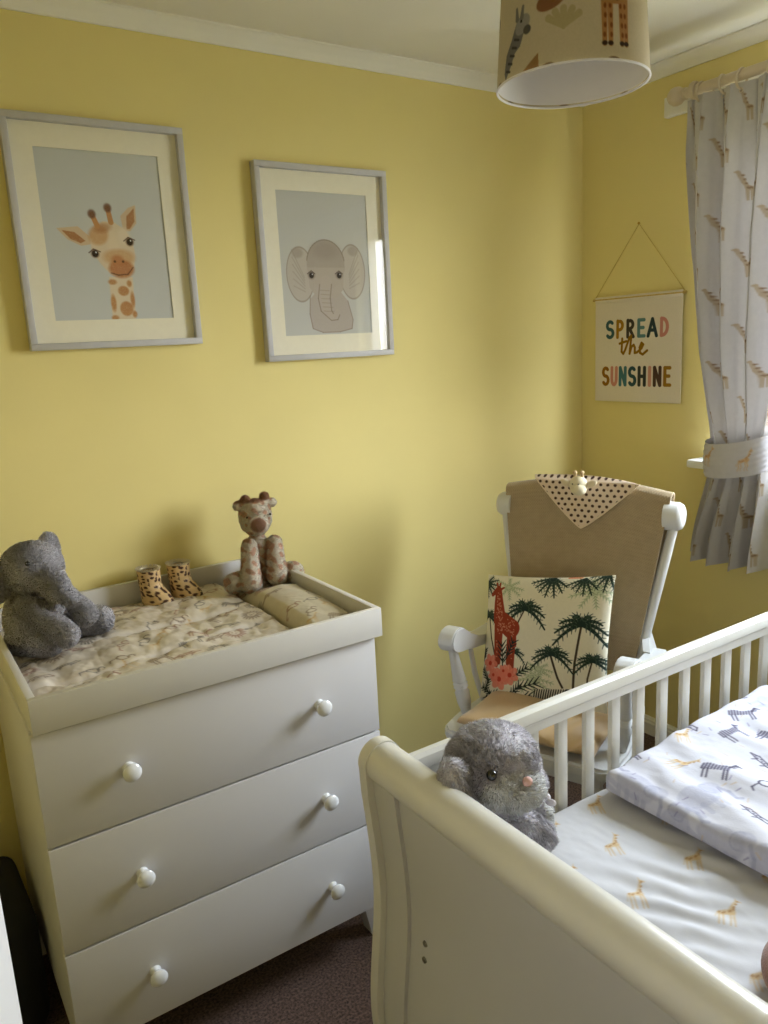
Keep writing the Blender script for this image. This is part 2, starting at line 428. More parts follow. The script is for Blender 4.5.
# window
b = B(); x0, x1 = XR+.05, XR+.11
b.box(x0, x1, WY0, WY0+.06, WZ0, WZ1, .004); b.box(x0, x1, WY1-.06, WY1, WZ0, WZ1, .004)
b.box(x0, x1, WY0+.06, WY1-.06, WZ0, WZ0+.06, .004); b.box(x0, x1, WY0+.06, WY1-.06, WZ1-.06, WZ1, .004)
wo = struct('window_1', b.mesh(), M['plastic'])
link('pane', B().box(XR+.078, XR+.082, WY0+.06, WY1-.06, WZ0+.06, WZ1-.06).mesh(), M['glass'], wo)
struct('trim_3', B().box(XR-.075, XR+.05, WY0-.06, WY1+.07, WZ0-.028, WZ0, .006).mesh(), M['plastic'])   # sill board
struct('trim_4', B().box(XR-.024, XR, .25, 1.835, 2.275, 2.338, .004).mesh(), M['coving'])                # batten behind the pole
# door standing open beside the camera, and its casing
a0 = Vector((-.43, .235, 0)); a1 = Vector((.036, .80, 0)); dd = (a1-a0); ang = math.atan2(dd.y, dd.x)
mt = Matrix.Translation(a0) @ Matrix.Rotation(ang, 4, 'Z')
b = B(); b.box(0, dd.length, 0, .036, .012, 1.99, .002, mtx=mt)
do = struct('door_1', b.mesh(), M['door'])
link('latch_plate', B().box(dd.length-.001, dd.length+.0015, .007, .029, .83, .895, mtx=mt).mesh(), M['brass'], do, label='brass latch plate')
b = B()
for sy in (-.002, .038):
    s2 = -1 if sy < 0 else 1
    b.lathe([(.026,0),(.026,.006),(.01,.008),(.01,.035),(.022,.042),(.027,.055),(.02,.066),(.001,.068)], mt @ Vector((dd.length-.07, sy-(0.0*s2), .86)), mt.to_3x3() @ Vector((0, s2, 0)))
link('door_knob', b.mesh(), M['brass'], do)
b = B()
for y in (DY0-.06, DY1): b.box(XL, XL+.018, y, y+.06, 0, DZ+.06, .004)
b.box(XL, XL+.018, DY0, DY1, DZ, DZ+.06, .004)
struct('trim_5', b.mesh(), M['door'])

# ================================================================= COT
SP = [(0,.672),(.08,.664),(.18,.652),(.275,.642),(.34,.640),(.438,.650),(.522,.661),(.608,.664),(.66,.660),(.717,.656),(.783,.648),(.81,.6465)]
def sx(z):
    return float(np.interp(z, [p[0] for p in SP], [p[1] for p in SP]))
def smooth_sx(z): return sum(sx(z+d) for d in (-.04,-.02,0,.02,.04))/5
CY0, CY1 = .345, 1.121
def s_panel(y0, y1, out, thick, z0=.0, z1=.80, mir=None, n=40):
    f = (lambda x: x) if mir is None else (lambda x: mir-x)
    pr = [(smooth_sx(z0+(z1-z0)*k/n)-out, z0+(z1-z0)*k/n) for k in range(n+1)]
    pts = [(f(x), y0, z) for x, z in pr]+[(f(x+thick+out), y0, z) for x, z in pr[::-1]]
    return B().prism(pts, (0, y1-y0, 0))
def scroll_end(y0, y1, out, mir=None, r=.036, thick=.034):
    """S-shaped post edge that runs up into the round scroll"""
    f = (lambda x: x) if mir is None else (lambda x: mir-x)
    pr = [(smooth_sx(.80*k/40)-out, .80*k/40) for k in range(41)]
    cx, cz = .6825, .838
    arcp = [(cx+(r+out)*math.cos(a), cz+(r+out)*math.sin(a)) for a in np.linspace(math.radians(192), math.radians(-75), 26)]
    back = [(smooth_sx(.80*k/40)+thick, .80*k/40) for k in range(38, -1, -1)]
    pts = [(f(x), y0, z) for x, z in pr[:-1]+arcp+back]
    return B().prism(pts, (0, y1-y0, 0))
cot = thing('cot_bed', 'white painted sleigh style cot with slatted sides and curved end board', 'cot', (1.37, .733, 0))
def end_board(name, mir):
    o = scroll_end(CY0+.02, CY1-.02, -.018, mir).put(name, M['cot_shaded'], cot, sharp=50)
    for y0, y1, s2 in ((CY1-.024, CY1, 1), (CY0, CY0+.024, -1)):
        e = scroll_end(y0, y1, .004, mir); e.bm.faces.ensure_lookup_table()
        e.put('end_post', M['cot'], o, sharp=35)
        ya, yb = (y0-.068, y0) if s2 > 0 else (y1, y1+.068)
        s_panel(ya, yb, -.010, .040, .0, .81, mir).put('stile', M['cot_shaded'], o, sharp=50)
    f = (lambda x: x) if mir is None else (lambda x: mir-x)
    b = B(); b.tube([(f(.6825), CY0+.022, .838), (f(.6825), CY1-.022, .838)], .037, 40)
    b.put('top_roll', M['cot'], o)
    for z in (.534, .502):
        xb = smooth_sx(z)+.018
        for yb in (.985, .48):
            B().lathe([(.006,0),(.006,.001),(.005,.003),(.002,.004)], (f(xb), yb, z), (-1 if mir is None else 1, 0, 0), 12).put('bolt', M['steel'], o, label='steel bolt head')
    return o
end_board('footboard', None)
end_board('headboard', 2.735)
def side(yc, nm):
    pr = [(-.016,.792),(-.016,.812),(-.019,.816),(-.019,.824),(-.014,.835),(-.006,.8405),(.006,.8405),(.014,.835),(.019,.824),(.019,.816),(.016,.812),(.016,.792)]
    b = B(); b.prism([(.695, yc+p, q) for p, q in pr], (1.345, 0, 0))
    o = b.put('side_rail', M['cot'], cot, sharp=25)
    b = B(); b.box(.685, 2.05, yc-.014, yc+.014, .30, .35, .003); b.put('lower_rail', M['cot'], o)
    k = -4
    while True:
        x = 1.0365+.0838*k; k += 1
        if x > 1.99: break
        if x < .76: continue
        B().box(x-.0145, x+.0145, yc-.0065, yc+.0065, .345, .795, .003).put('slat', M['cot'], o)
side(1.083, 0); side(.383, 0)
B().box(.70, 2.03, CY0+.06, CY1-.06, .46, .475).put('mattress_base', M['cot_shaded'], cot)

# rolled-edge slab used for sheets, quilts and mats
def slab(cx, cy, z, A, Bh, r, side, canv, rz=0., disp=None, amp=1.):
    """canvas laid over a soft slab: half sizes A, Bh, edge radius r, side drop; returns H x W x 3 points"""
    X, Y = np.meshgrid(np.linspace(-canv.w/2, canv.w/2, canv.W), np.linspace(canv.h/2, -canv.h/2, canv.H))
    def roll(t, S):
        s = np.sign(t); a = np.abs(t); f = S-r; L = r*PI/2
        ph = np.clip((a-f)/r, 0, PI/2)
        p = np.where(a <= f, a, f+r*np.sin(ph)); d = np.where(a <= f, 0, r*(1-np.cos(ph)))+np.clip(a-f-L, 0, None)
        return p*s, d
    px, dx = roll(X, A); py, dy = roll(Y, Bh)
    d = np.minimum(np.sqrt(dx*dx+dy*dy), side)
    both = np.minimum(dx, dy)/r
    px = px-np.sign(px)*np.clip(both, 0, 1)*r*.3; py = py-np.sign(py)*np.clip(both, 0, 1)*r*.3
    Z = z-d
    if disp is not None: Z = Z+disp(X, Y)*np.clip(1-d/side, 0, 1)
    co, si = math.cos(rz), math.sin(rz)
    return np.stack([cx+px*co-py*si, cy+px*si+py*co, Z], -1)

mattress = thing('cot_mattress', 'cot mattress in a white fitted sheet printed with small golden giraffes', 'mattress', (1.37, .733, .475))
B().box(.705, 2.02, CY0+.065, CY1-.065, .476, .585, .02, 3).put('mattress_core', M['cot_shaded'], mattress)
cv = Canvas(1.56, .92, .0021, (204,202,205))
SX, SY = 1.3625, .733
for i in range(-2, 14):
    for j in range(-1, 9):
        gx = .10+.155*i+(.0775 if j % 2 else 0); gy = .03+.115*j
        stamp_giraffe(cv, gx, gy, .074, math.radians(-42+14*math.sin(i*3.1+j*1.7)), (204,176,134), (170,128,86), 1, .8)
def wr(X, Y):
    q = .0030*np.sin(96*(X+.6*Y)+14*fbm(X*5, Y*5)+1)*np.clip(fbm(X*4+9, Y*4)*3+.5, 0, 1)
    return q+.010*fbm(X*7, Y*7)+.004*fbm(X*24+3, Y*16)
P = slab(SX, SY, .600, .668, .330, .02, .10, cv, disp=wr)
link('fitted_sheet', grid_mesh(P, cv.a), M['sheet'], mattress)

# folded quilt
cv = Canvas(.80, .78, .0022, (206,204,213))
X, Y = np.meshgrid(np.linspace(0, .80, cv.W), np.linspace(.78, 0, cv.H))
K1, K2 = (66,60,80), (160,160,182)
kinds = [1,0,2,3,5,1,3,0,4,2]
n = 0
for j in range(8):
    for i in range(8):
        kk = kinds[(i*3+j*5+(i*j) % 3) % 10]; x = .04+.103*i+.025*math.sin(j*2.3); y = .04+.098*j+.022*math.sin(i*3.7)
        doodle(cv, kk, x, y, .115 if kk == 1 else .085 if kk != 0 else .07, math.radians(-60+50*math.sin(i*5+j*3)), K1, K2, .75)
for k in range(260):      # short wash strokes
    x, y = rng.random()*.8, rng.random()*.78; a = rng.random()*3
    cv.cap((x, y), (x+.012*math.cos(a), y+.012*math.sin(a)), .0016, .001, (120,112,150) if k % 2 else (200,172,140), .6)
seam = np.abs(Y-.60)
cv.a *= (1-.0*seam)[..., None]
for t in np.linspace(0, 1, 90):
    cv.ell(.02+.76*t, .315+.01*math.sin(t*7), .004, .0012, (186,170,160), a=.5)
def wq(X, Y):
    q = .010*fbm(X*6, Y*6+3)+.0085*np.sin(56*(X-.3*Y)+9*fbm(X*4+2, Y*4))*np.clip(fbm(X*5, Y*5+8)*3+.5, 0, 1)
    q = q+.018*np.clip((X+.30)/.3, 0, 1)*np.clip((Y+.10)/.3, 0, 1)
    return q+.006*fbm(X*22, Y*14)-.016*np.exp(-((Y+.075-.02*np.sin(9*X))/.012)**2)
qx, qy, qr = 1.548, .725, math.radians(1)
P = slab(qx, qy, .661, .345, .316, .022, .042, cv, rz=qr, disp=wq)
quilt = thing('folded_quilt', 'folded white nursery quilt printed with lions, zebras and elephants lying on the cot', 'quilt', (qx, qy, .61))
link('quilt_cover', grid_mesh(P, cv.a), M['quilt'], quilt)
P2 = P.copy(); b = B().box(qx-.33, qx+.33, qy-.30, qy+.30, .612, .650, .012, 3, mtx=None)
b.put('quilt_filling', M['ribbon'], quilt)

# brown item at the right edge of the sheet
b = B(); b.ball((1.02, .515, .632), (.075, .045, .03), (0, 0, .6), 4)
me = b.mesh(180); o = link('brown_soft_toy', me, M['brown']); tag(o, 'brown furry soft toy lying on the sheet, mostly cut off at right edge', 'soft toy')

# ================================================================= CHEST OF DRAWERS
chest = thing('chest_of_drawers', 'white chest of three drawers with round white knobs against the yellow wall', 'chest of drawers', (.557, 1.85, 0))
b = B(); b.box(.162, .180, 1.556, 2.14, .137, .882, .001); b.box(.934, .952, 1.556, 2.14, .137, .882, .001)
b.box(.180, .934, 1.575, 2.13, .137, .155); b.box(.180, .934, 1.575, 2.13, .866, .882); b.box(.180, .934, 2.12, 2.13, .155, .866)
b.box(.180, .934, 1.575, 1.60, .375, .392); b.box(.180, .934, 1.575, 1.60, .622, .640)
b.put('carcass', M['chest'], chest)
for z0, z1 in ((.140,.3805), (.3855,.6275), (.6325,.876)):
    d = B().box(.1625, .9515, 1.540, 1.5545, z0, z1, .0012).put('drawer_front', M['chest'], chest)
    for x in (.336, .787):
        B().lathe([(.013,0),(.011,.004),(.0085,.010),(.010,.015),(.0165,.019),(.0195,.024),(.0195,.028),(.016,.032),(.008,.0345),(.001,.035)], (x, 1.540, (z0+z1)/2-.004), (0,-1,0), 28).put('knob', M['knob'], d)
for x in (.185, .895):
    for y in (1.60, 2.08):
        b = B(); s2 = .012 if x < .5 else -.012
        xa, xb, xc, xd = ((x-.022, x+.03, x-.0, x-.022) if x < .5 else (x+.005, x+.055, x+.060, x+.034))
        b.prism([(xa,y,.137),(xb,y,.137),(xc,y,0),(xd,y,0)], (0,.045,0))
        b.put('foot', M['chest'], chest)
# changing tray
tray = thing('changing_tray', 'white changing tray with raised sides on top of the chest of drawers', 'changing tray', (.566, 1.86, .882))
tb = B(); tx0, tx1, ty0, ty1, tz0, tz1, tt = .166, .966, 1.525, 2.203, .883, .955, .016
tb.box(tx0, tx1, ty0, ty0+tt, tz0, tz1, .0012); tb.put('front_board', M['chest_edge'], tray)
B().box(tx0, tx1, ty1-tt, ty1, tz0, tz1, .0012).put('back_board', M['chest_edge'], tray)
B().box(tx0, tx0+tt, ty0+tt, ty1-tt, tz0, tz1, .0012).put('side_board', M['chest_edge'], tray)
B().box(tx1-tt, tx1, ty0+tt, ty1-tt, tz0, tz1, .0012).put('side_board', M['chest_edge'], tray)
# changing mat
def mat_print(cv, seed, sc=.075):
    k = 0
    for j in range(int(cv.h/.066)+1):
        for i in range(int(cv.w/.066)+1):
            kk = [4,5,1,3,0,4,2,5][(i*3+j*5+seed) % 8]
            doodle(cv, kk, .03+.066*i+.015*math.sin(j*3+i), .03+.066*j+.015*math.sin(i*5), sc, math.radians(30*math.sin(i*7+j*3)), [(104,82,66),(130,84,70),(78,72,68)][k % 3], (196,180,158), .6); k += 1
cv = Canvas(.62, .68, .0026, (208,197,182)); mat_print(cv, 0)
X, Y = np.meshgrid(np.linspace(0, .62, cv.W), np.linspace(.68, 0, cv.H))
def wm(X, Y):
    q = .026*fbm(X*11, Y*9)+.014*fbm(X*26+4, Y*22)
    seams = -.010*np.exp(-((Y-.05-.02*X)/.008)**2)-.010*np.exp(-((Y+.12-.03*np.sin(6*X))/.008)**2)
    return q+seams+.006*np.abs(np.sin(X*26+3*fbm(X*4, Y*4)))*np.exp(-((Y+.03)/.09)**2)
mats = thing('changing_mat', 'padded cream changing mat with animal line drawings in the changing tray', 'changing mat', (.55, 1.86, .884))
P = slab(.494, 1.862, .898, .306, .317, .018, .022, cv, disp=wm)
me = grid_mesh(P, cv.a); solidify(link('mat_pad', me, M['vinyl'], mats), .004)
cv = Canvas(.26, .66, .0026, (200,190,172)); mat_print(cv, 3, .07)
def wp(X, Y):
    r = np.clip(1-(X/.088)**2, 0, 1)**.6*np.clip(1-(Y/.33)**4, 0, 1)*(.25+.75*np.clip((.13-Y)/.08, 0, 1))
    return .034*r+.008*fbm(X*12, Y*10)+.004*fbm(X*30, Y*26)
P = slab(.880, 1.862, .900, .067, .315, .02, .024, cv, disp=wp)
solidify(link('headrest', grid_mesh(P, cv.a), M['vinyl'], mats), .004)

# ================================================================= FRAMED PICTURES
def picture(name, label, xc, zc, paint):
    t = thing(name, label, 'framed picture', (xc, YF-.002, zc), 0, None)
    W2, H2, fw, D = .228, .285, .017, .030
    y1 = YF-.001; y0 = y1-D
    b = B(); b.box(xc-W2, xc+W2, y0, y1, zc+H2-fw, zc+H2, .0015); b.box(xc-W2, xc+W2, y0, y1, zc-H2, zc-H2+fw, .0015)
    b.box(xc-W2, xc-W2+fw, y0, y1, zc-H2+fw, zc+H2-fw, .0015); b.box(xc+W2-fw, xc+W2, y0, y1, zc-H2+fw, zc+H2-fw, .0015)
    b.put('frame', M['frame'], t)
    pw, ph = .157, .211
    b = B(); ym = y1-.010
    b.box(xc-W2+fw, xc+W2-fw, ym-.002, ym, zc+ph, zc+H2-fw); b.box(xc-W2+fw, xc+W2-fw, ym-.002, ym, zc-H2+fw, zc-ph)
    b.box(xc-W2+fw, xc-pw, ym-.002, ym, zc-ph, zc+ph); b.box(xc+pw, xc+W2-fw, ym-.002, ym, zc-ph, zc+ph)
    b.put('mount', M['mount'], t)
    B().box(xc-W2+fw, xc+W2-fw, y1-.004, y1, zc-H2+fw, zc+H2-fw).put('backing', M['mount'], t)
    cv = Canvas(2*pw, 2*ph, .0013, (196,198,196)); paint(cv, 2*pw, 2*ph)
    X, Z = np.meshgrid(np.linspace(xc-pw, xc+pw, cv.W), np.linspace(zc+ph, zc-ph, cv.H))
    me = grid_mesh(np.stack([X, np.full_like(X, ym+.001), Z], -1), cv.a)
    link('art_print', me, M['print'], t)
    g = B(); vs = [g.bm.verts.new((x, y0+.007, z)) for x, z in ((xc-W2+fw, zc-H2+fw), (xc+W2-fw, zc-H2+fw), (xc+W2-fw, zc+H2-fw), (xc-W2+fw, zc+H2-fw))]
    g.bm.faces.new(vs); g.put('glass', M['glass'], t)
    return t
def paint_giraffe(cv, W, H):
    U = lambda u, v: (u*W, (1-v)*H)
    tan, br, cr, dk = (196,150,104), (160,104,62), (214,198,172), (70,50,42)
    cv.poly([U(.475,.74),U(.675,.74),U(.665,1.01),U(.465,1.01)], cr)
    for u, v, a, b2 in ((.585,.825,.046,.030),(.595,.935,.055,.045),(.49,.90,.022,.05),(.655,.88,.018,.045),(.50,.77,.035,.016),(.49,.99,.03,.015),(.64,.78,.02,.02),(.66,.97,.02,.02)):
        cv.ell(*U(u,v), a*W, b2*H, (178,122,74), a=.85, soft=.003, grain=.25)
    # ears
    cv.poly([U(.36,.50),U(.27,.44),U(.10,.455),U(.18,.52),U(.28,.555),U(.36,.545)], (206,180,146), .9)
    cv.poly([U(.32,.525),U(.24,.475),U(.14,.465),U(.20,.515),U(.28,.54)], br, .8, grain=.3)
    cv.poly([U(.64,.46),U(.63,.37),U(.70,.32),U(.765,.30),U(.76,.41),U(.70,.46)], (206,180,146), .9)
    cv.poly([U(.67,.45),U(.68,.37),U(.75,.32),U(.745,.40),U(.70,.445)], br, .75, grain=.3)
    # head
    cv.poly([U(.36,.50),U(.40,.44),U(.48,.405),U(.57,.41),U(.655,.45),U(.71,.53),U(.72,.60),U(.70,.68),U(.66,.735),U(.58,.745),U(.49,.72),U(.42,.66),U(.36,.58)], cr)
    cv.ell(*U(.43,.49), .085*W, .055*H, tan, rot=.5, a=.8, soft=.008, grain=.2)
    cv.ell(*U(.47,.445), .07*W, .028*H, br, rot=.2, a=.5, soft=.008)
    cv.ell(*U(.64,.49), .05*W, .05*H, (222,208,186), a=.8, soft=.01)
    cv.ell(*U(.55,.56), .05*W, .09*H, (222,206,180), a=.7, soft=.01)
    cv.ell(*U(.58,.62), .13*W, .05*H, tan, a=.7, soft=.008, grain=.2)
    cv.ell(*U(.59,.69), .105*W, .055*H, (176,112,70), a=.85, soft=.006, grain=.2)
    cv.ell(*U(.565,.635), .05*W, .028*H, (186,128,86), a=.9, soft=.006)
    for u in (.54,.61): cv.ell(*U(u,.645), .011*W, .008*H, dk, a=.7)
    cv.path([U(.50,.715),U(.56,.728),U(.64,.722),U(.69,.68)], .0016, dk, .55)
    for u, v in ((.385,.60),(.685,.525)):
        cv.ell(*U(u,v), .036*W, .026*H, (120,84,60), a=.6, soft=.003); cv.ell(*U(u,v), .026*W, .021*H, (40,30,30), a=.95, soft=.001)
        cv.ell(*U(u+.008,v-.008), .006*W, .005*H, (230,230,230)); 
        cv.path([U(u-.05,v-.005),U(u-.01,v-.028),U(u+.045,v-.012)], .0014, dk, .7)
    # ossicones
    for u0, v0, u1, v1 in ((.43,.435,.395,.365),(.545,.41,.53,.325)):
        cv.cap(U(u0,v0), U(u1,v1), .022*W, .020*W, (190,140,92)); cv.ell(*U(u1,v1), .032*W, .026*H, (104,72,56), a=.8, soft=.004)
def paint_elephant(cv, W, H):
    cv.a[:] = (192,192,188)
    U = lambda u, v: (u*W, (1-v)*H)
    g1, g2, dk = (168,158,148), (184,176,166), (104,92,84)
    # ears
    for u, v, rx, ry in ((.21,.57,.15,.19),(.80,.55,.15,.195)):
        cv.ell(*U(u,v), rx*W, ry*H, g2, a=.95, soft=.003, grain=.12)
        cv.ell(*U(u,v), rx*W, ry*H, (138,126,116), a=.6, ring=.003)
        s2 = 1 if u > .5 else -1
        for k in range(6): cv.path([U(u-s2*.04,v+.12-.02*k),U(u+s2*(.08),v+.08-.05*k)], .002, (152,140,130), .35)
        cv.ell(*U(u+s2*.02,v-.15), .06*W, .035*H, (150,138,128), a=.5, soft=.006)
    # body
    cv.poly([U(.30,.74),U(.36,.70),U(.66,.70),U(.73,.76),U(.78,.90),U(.77,.965),U(.62,.985),U(.42,.985),U(.30,.95),U(.28,.85)], (176,166,158), .95, grain=.1)
    cv.path([U(.30,.72),U(.285,.85),U(.31,.955),U(.42,.985),U(.62,.985),U(.76,.965),U(.78,.90),U(.73,.76)], .0016, (130,116,108), .6)
    # head
    cv.ell(*U(.50,.50), .215*W, .175*H, g1, a=.97, soft=.003, grain=.1)
    cv.poly([U(.29,.52),U(.71,.52),U(.68,.68),U(.60,.74),U(.38,.74),U(.30,.66)], (178,168,158), .95)
    cv.ell(*U(.50,.40), .15*W, .06*H, (150,138,128), a=.45, soft=.02)
    cv.path(arc(.50*W, .50*H, .215*W, .175*H, 10, 170, 20), .0017, (128,114,104), .6)
    # trunk
    cv.path([U(.49,.62),U(.455,.72),U(.47,.82),U(.53,.88),U(.585,.87),U(.60,.84)], .040*W*1.6, (180,170,160), .95, r1=.03*W)
    for s2 in (-.075,.06): cv.path([U(.49+s2,.64),U(.465+s2,.74),U(.48+s2*.9,.83),U(.54+s2*.2,.90 if s2<0 else .85)], .0016, (120,106,98), .6)
    cv.path([U(.53,.90),U(.60,.895),U(.625,.86)], .0016, (120,106,98), .6)
    for k in range(6): cv.path([U(.415+.006*k,.68+.03*k),U(.52+.008*k,.685+.03*k)], .0010, (140,128,118), .5)
    for u, v in ((.33,.575),(.645,.575)):
        cv.ell(*U(u,v), .04*W, .028*H, (130,116,106), a=.6, soft=.004); cv.ell(*U(u,v), .026*W, .021*H, (46,40,40), a=.95, soft=.001)
        cv.ell(*U(u+.01,v-.007), .006*W, .005*H, (220,220,220)); cv.path([U(u-.045,v-.01),U(u,v-.032),U(u+.04,v-.01)], .0013, (60,50,48), .7)
picture('framed_picture', 'pale grey framed print of a baby giraffe, left of the two pictures', .603, 1.893, paint_giraffe)
picture('framed_picture', 'pale grey framed print of a baby elephant, right of the two pictures', 1.262, 1.830, paint_elephant)

# ================================================================= BANNER
GL = {   # stroke letters in a unit box
 'S': [arc(.5,.74,.36,.24,40,265,9)+arc(.5,.26,.38,.25,85,-145,9)],
 'P': [[(.18,0),(.18,1)], [(.18,.96)]+arc(.42,.72,.38,.26,80,-80,9)+[(.18,.44)]],
 'R': [[(.18,0),(.18,1)], [(.18,.96)]+arc(.42,.74,.36,.24,80,-80,9)+[(.18,.46)], [(.42,.48),(.85,0)]],
 'E': [[(.85,.98),(.2,.98),(.2,.02),(.88,.02)], [(.2,.52),(.75,.52)]],
 'A': [[(.05,0),(.5,1),(.95,0)], [(.25,.34),(.75,.34)]],
 'D': [[(.2,0),(.2,1)], [(.2,.98)]+arc(.3,.5,.55,.48,85,-85,11)+[(.2,.02)]],
 'U': [[(.15,1)]+arc(.5,.34,.35,.34,180,360,9)+[(.85,1)]],
 'N': [[(.15,0),(.15,1),(.85,0),(.85,1)]],
 'H': [[(.15,0),(.15,1)], [(.85,0),(.85,1)], [(.15,.5),(.85,.5)]],
 'I': [[(.5,0),(.5,1)]],
}
cv = Canvas(.366, .390, .00105, (222,212,196))
W, H = cv.w, cv.h
def word(txt, cols, widths, u0, u1, vc, hh, r):
    tot = sum(widths); x = u0*W; sc = (u1-u0)*W/tot
    for ch, c, wd in zip(txt, cols, widths):
        ww = wd*sc
        for st in GL[ch]: cv.path([(x+ww*.08+px*ww*.78, (1-vc)*H-hh/2+py*hh) for px, py in st], r, c)
        x += ww
word('SPREAD', [(62,92,98),(160,116,34),(74,66,56),(92,128,130),(52,66,70),(196,132,120)], [1,.95,1,.95,1.05,1], .125, .875, .305, .060, .0062)
word('SUNSHINE', [(146,100,34),(196,134,118),(74,116,122),(54,80,86),(62,64,62),(200,144,128),(84,64,54),(152,112,42)], [1,.9,1,1,1,.55,1,.95], .085, .905, .755, .064, .0064)
oc = (142,102,26); y0 = (1-.54)*H
for st in ([(.335,.060),(.330,.012),(.350,.004),(.372,.018)], [(.305,.042),(.385,.050)],
           [(.372,.018),(.420,.062),(.440,.070),(.440,.060),(.425,.004),(.445,.028),(.470,.036),(.485,.026),(.485,.006),(.510,.008)],
           [(.510,.008),(.560,.022),(.580,.036),(.560,.042),(.540,.026),(.545,.006),(.575,.000),(.625,.014)]):
    cv.path([(u*W, y0-.004+v) for u, v in st], .0046, oc)
ban = thing('wall_banner', 'cream fabric banner reading SPREAD the SUNSHINE hanging from string on wall', 'wall banner', (XR-.012, 1.941, 1.52))
Yg, Zg = np.meshgrid(np.linspace(2.134, 1.746, cv.W), np.linspace(1.708, 1.320, cv.H))
Xg = XR-.012+.003*np.sin((Yg-1.7)*14)*(1.70-Zg)/.4
o = link('banner_cloth', grid_mesh(np.stack([Xg, Yg, Zg], -1), cv.a), M['canvas'], ban); solidify(o, .0015)
b = B(); b.box(XR-.0165, XR-.0125, 1.746, 2.134, 1.690, 1.7115, .0015); b.put('hem_sleeve', mat('cream_hem_cloth', (220,210,194), .9, .03, 200), ban)
B().tube([(XR-.012, 2.146, 1.702), (XR-.012, 1.734, 1.702)], .0052, 12).put('dowel', M['wood'], ban)
B().tube([(XR-.010, 2.140, 1.706), (XR-.005, 1.943, 1.955), (XR-.010, 1.740, 1.706)], .0014, 6).put('hanging_string', M['string'], ban)
o = B().lathe([(.0016,-.010),(.0016,.005),(.0048,.006),(.0048,.0075),(.001,.008)], (XR-.001, 1.943, 1.957), (-1,0,0), 12).put('wall_nail', M['brass']); tag(o, 'small brass nail in the wall holding the banner string', 'nail')

# ================================================================= LAMPSHADE
lc = (1.261, 1.183); z0, z1 = 2.059, 2.295; R0, R1 = .147, .131
pend = thing('pendant_lamp', 'beige drum lampshade printed with safari animals hanging from the ceiling', 'ceiling lamp', (*lc, z0))
res = .0016; cv = Canvas(2*PI*R0, z1-z0, res, (198,185,158))
camang = math.atan2(-lc[1], -lc[0])
def LX(dx): return (math.asin(max(-1, min(1, dx/76)))+PI)*R0        # around from the side that faces the door
br, gy, lf = (138,96,66), (116,112,112), (178,164,126)
# giraffe standing
gx = LX(40); c0 = .026
for k, dx in enumerate((-.022,-.010,.014,.024)):
    cv.cap((gx+dx, c0+.075), (gx+dx, c0), .0062, .0045, (172,124,76)); cv.ell(gx+dx, c0+.001, .0055, .004, (60,44,36))
    for q in range(4): cv.ell(gx+dx+.002*math.sin(q*7+k), c0+.015+.016*q, .003, .0045, (128,78,42))
cv.ell(gx, c0+.088, .035, .022, (172,124,76)); cv.cap((gx+.020, c0+.095), (gx+.038, c0+.135), .014, .009, (172,124,76)); cv.cap((gx+.036, c0+.138), (gx+.052, c0+.134), .008, .005, (172,124,76))
for q in range(12): cv.ell(gx-.026+.0075*(q % 7)+.002*math.sin(q*5), c0+.078+.012*(q//6)+.004*math.sin(q*3), .0035, .004, (128,78,42))
# grey zebra / donkey
zx = LX(-57); dz = -.056
cv.poly([(x, y+dz) for x, y in [(zx-.022,.056),(zx-.004,.078),(zx+.006,.096),(zx+.020,.104),(zx+.030,.128),(zx+.026,.150),(zx+.008,.146),(zx-.006,.120),(zx-.022,.100),(zx-.028,.070)]], gy)
cv.ell(zx+.024, .140+dz, .020, .015, (150,146,142), rot=.6); cv.ell(zx+.036, .128+dz, .009, .008, (86,84,84))
for s2 in (0,.012): cv.cap((zx+.010+s2,.152+dz), (zx+.008+s2*1.4,.170+dz), .005, .003, (120,116,114))
cv.ell(zx+.021, .146+dz, .0025, .0025, (30,30,30))
for q in range(5): cv.cap((zx-.020+.006*q,.072+.012*q+dz), (zx-.008+.006*q,.068+.012*q+dz), .0022, .002, (70,68,70))
bx = LX(-20); cv.ell(bx, .110, .030, .017, br, rot=.3); cv.ell(bx+.020, .124, .014, .012, (128,86,50))
for q in range(5): a = -.9+.45*q; cv.cap((LX(-8),.060), (LX(-8)+.036*math.sin(a), .060+.030*math.cos(a)), .004, .0065, lf)
tx = LX(-38); cv.poly([(tx-.022,.0),(tx+.016,.0),(tx+.014,.026)], (146,112,74))
for k in range(10):          # motifs round the rest of the shade
    a = ((camang+PI+.9+k*.52) % (2*PI)); xx = (LX(0)+.16+k*.075) % cv.w
    if abs(xx-LX(0)) < .21: continue
    if k % 3 == 0: stamp_giraffe(cv, xx, .06, .13, 0, (172,124,76), (128,78,42), 1, 1.)
    elif k % 3 == 1:
        cv.ell(xx, .10, .03, .022, gy); cv.ell(xx+.028, .115, .014, .014, gy)
        for s2 in (-.018,.016): cv.cap((xx+s2,.09),(xx+s2,.06),.007,.006,gy)
    else:
        for q in range(5): a = -.9+.45*q; cv.cap((xx,.05),(xx+.034*math.sin(a),.05+.034*math.cos(a)),.004,.0065,lf)
for k in range(14): xx = (LX(0)+.01+k*.067) % cv.w; cv.ell(xx, .002, .010, .003, (110,88,66)) if k % 2 else None
TH, ZZ = np.meshgrid(np.linspace(0, 2*PI, cv.W), np.linspace(z1, z0, cv.H))
ang0 = camang+PI
Rr = R0+(R1-R0)*(ZZ-z0)/(z1-z0)
AA = camang-PI+TH            # canvas centre (TH=PI) faces the camera side; x to the right seen from outside
P = np.stack([lc[0]+Rr*np.cos(AA), lc[1]+Rr*np.sin(AA), ZZ], -1)
link('shade_fabric', grid_mesh(P, cv.a), M['shade_out'], pend)
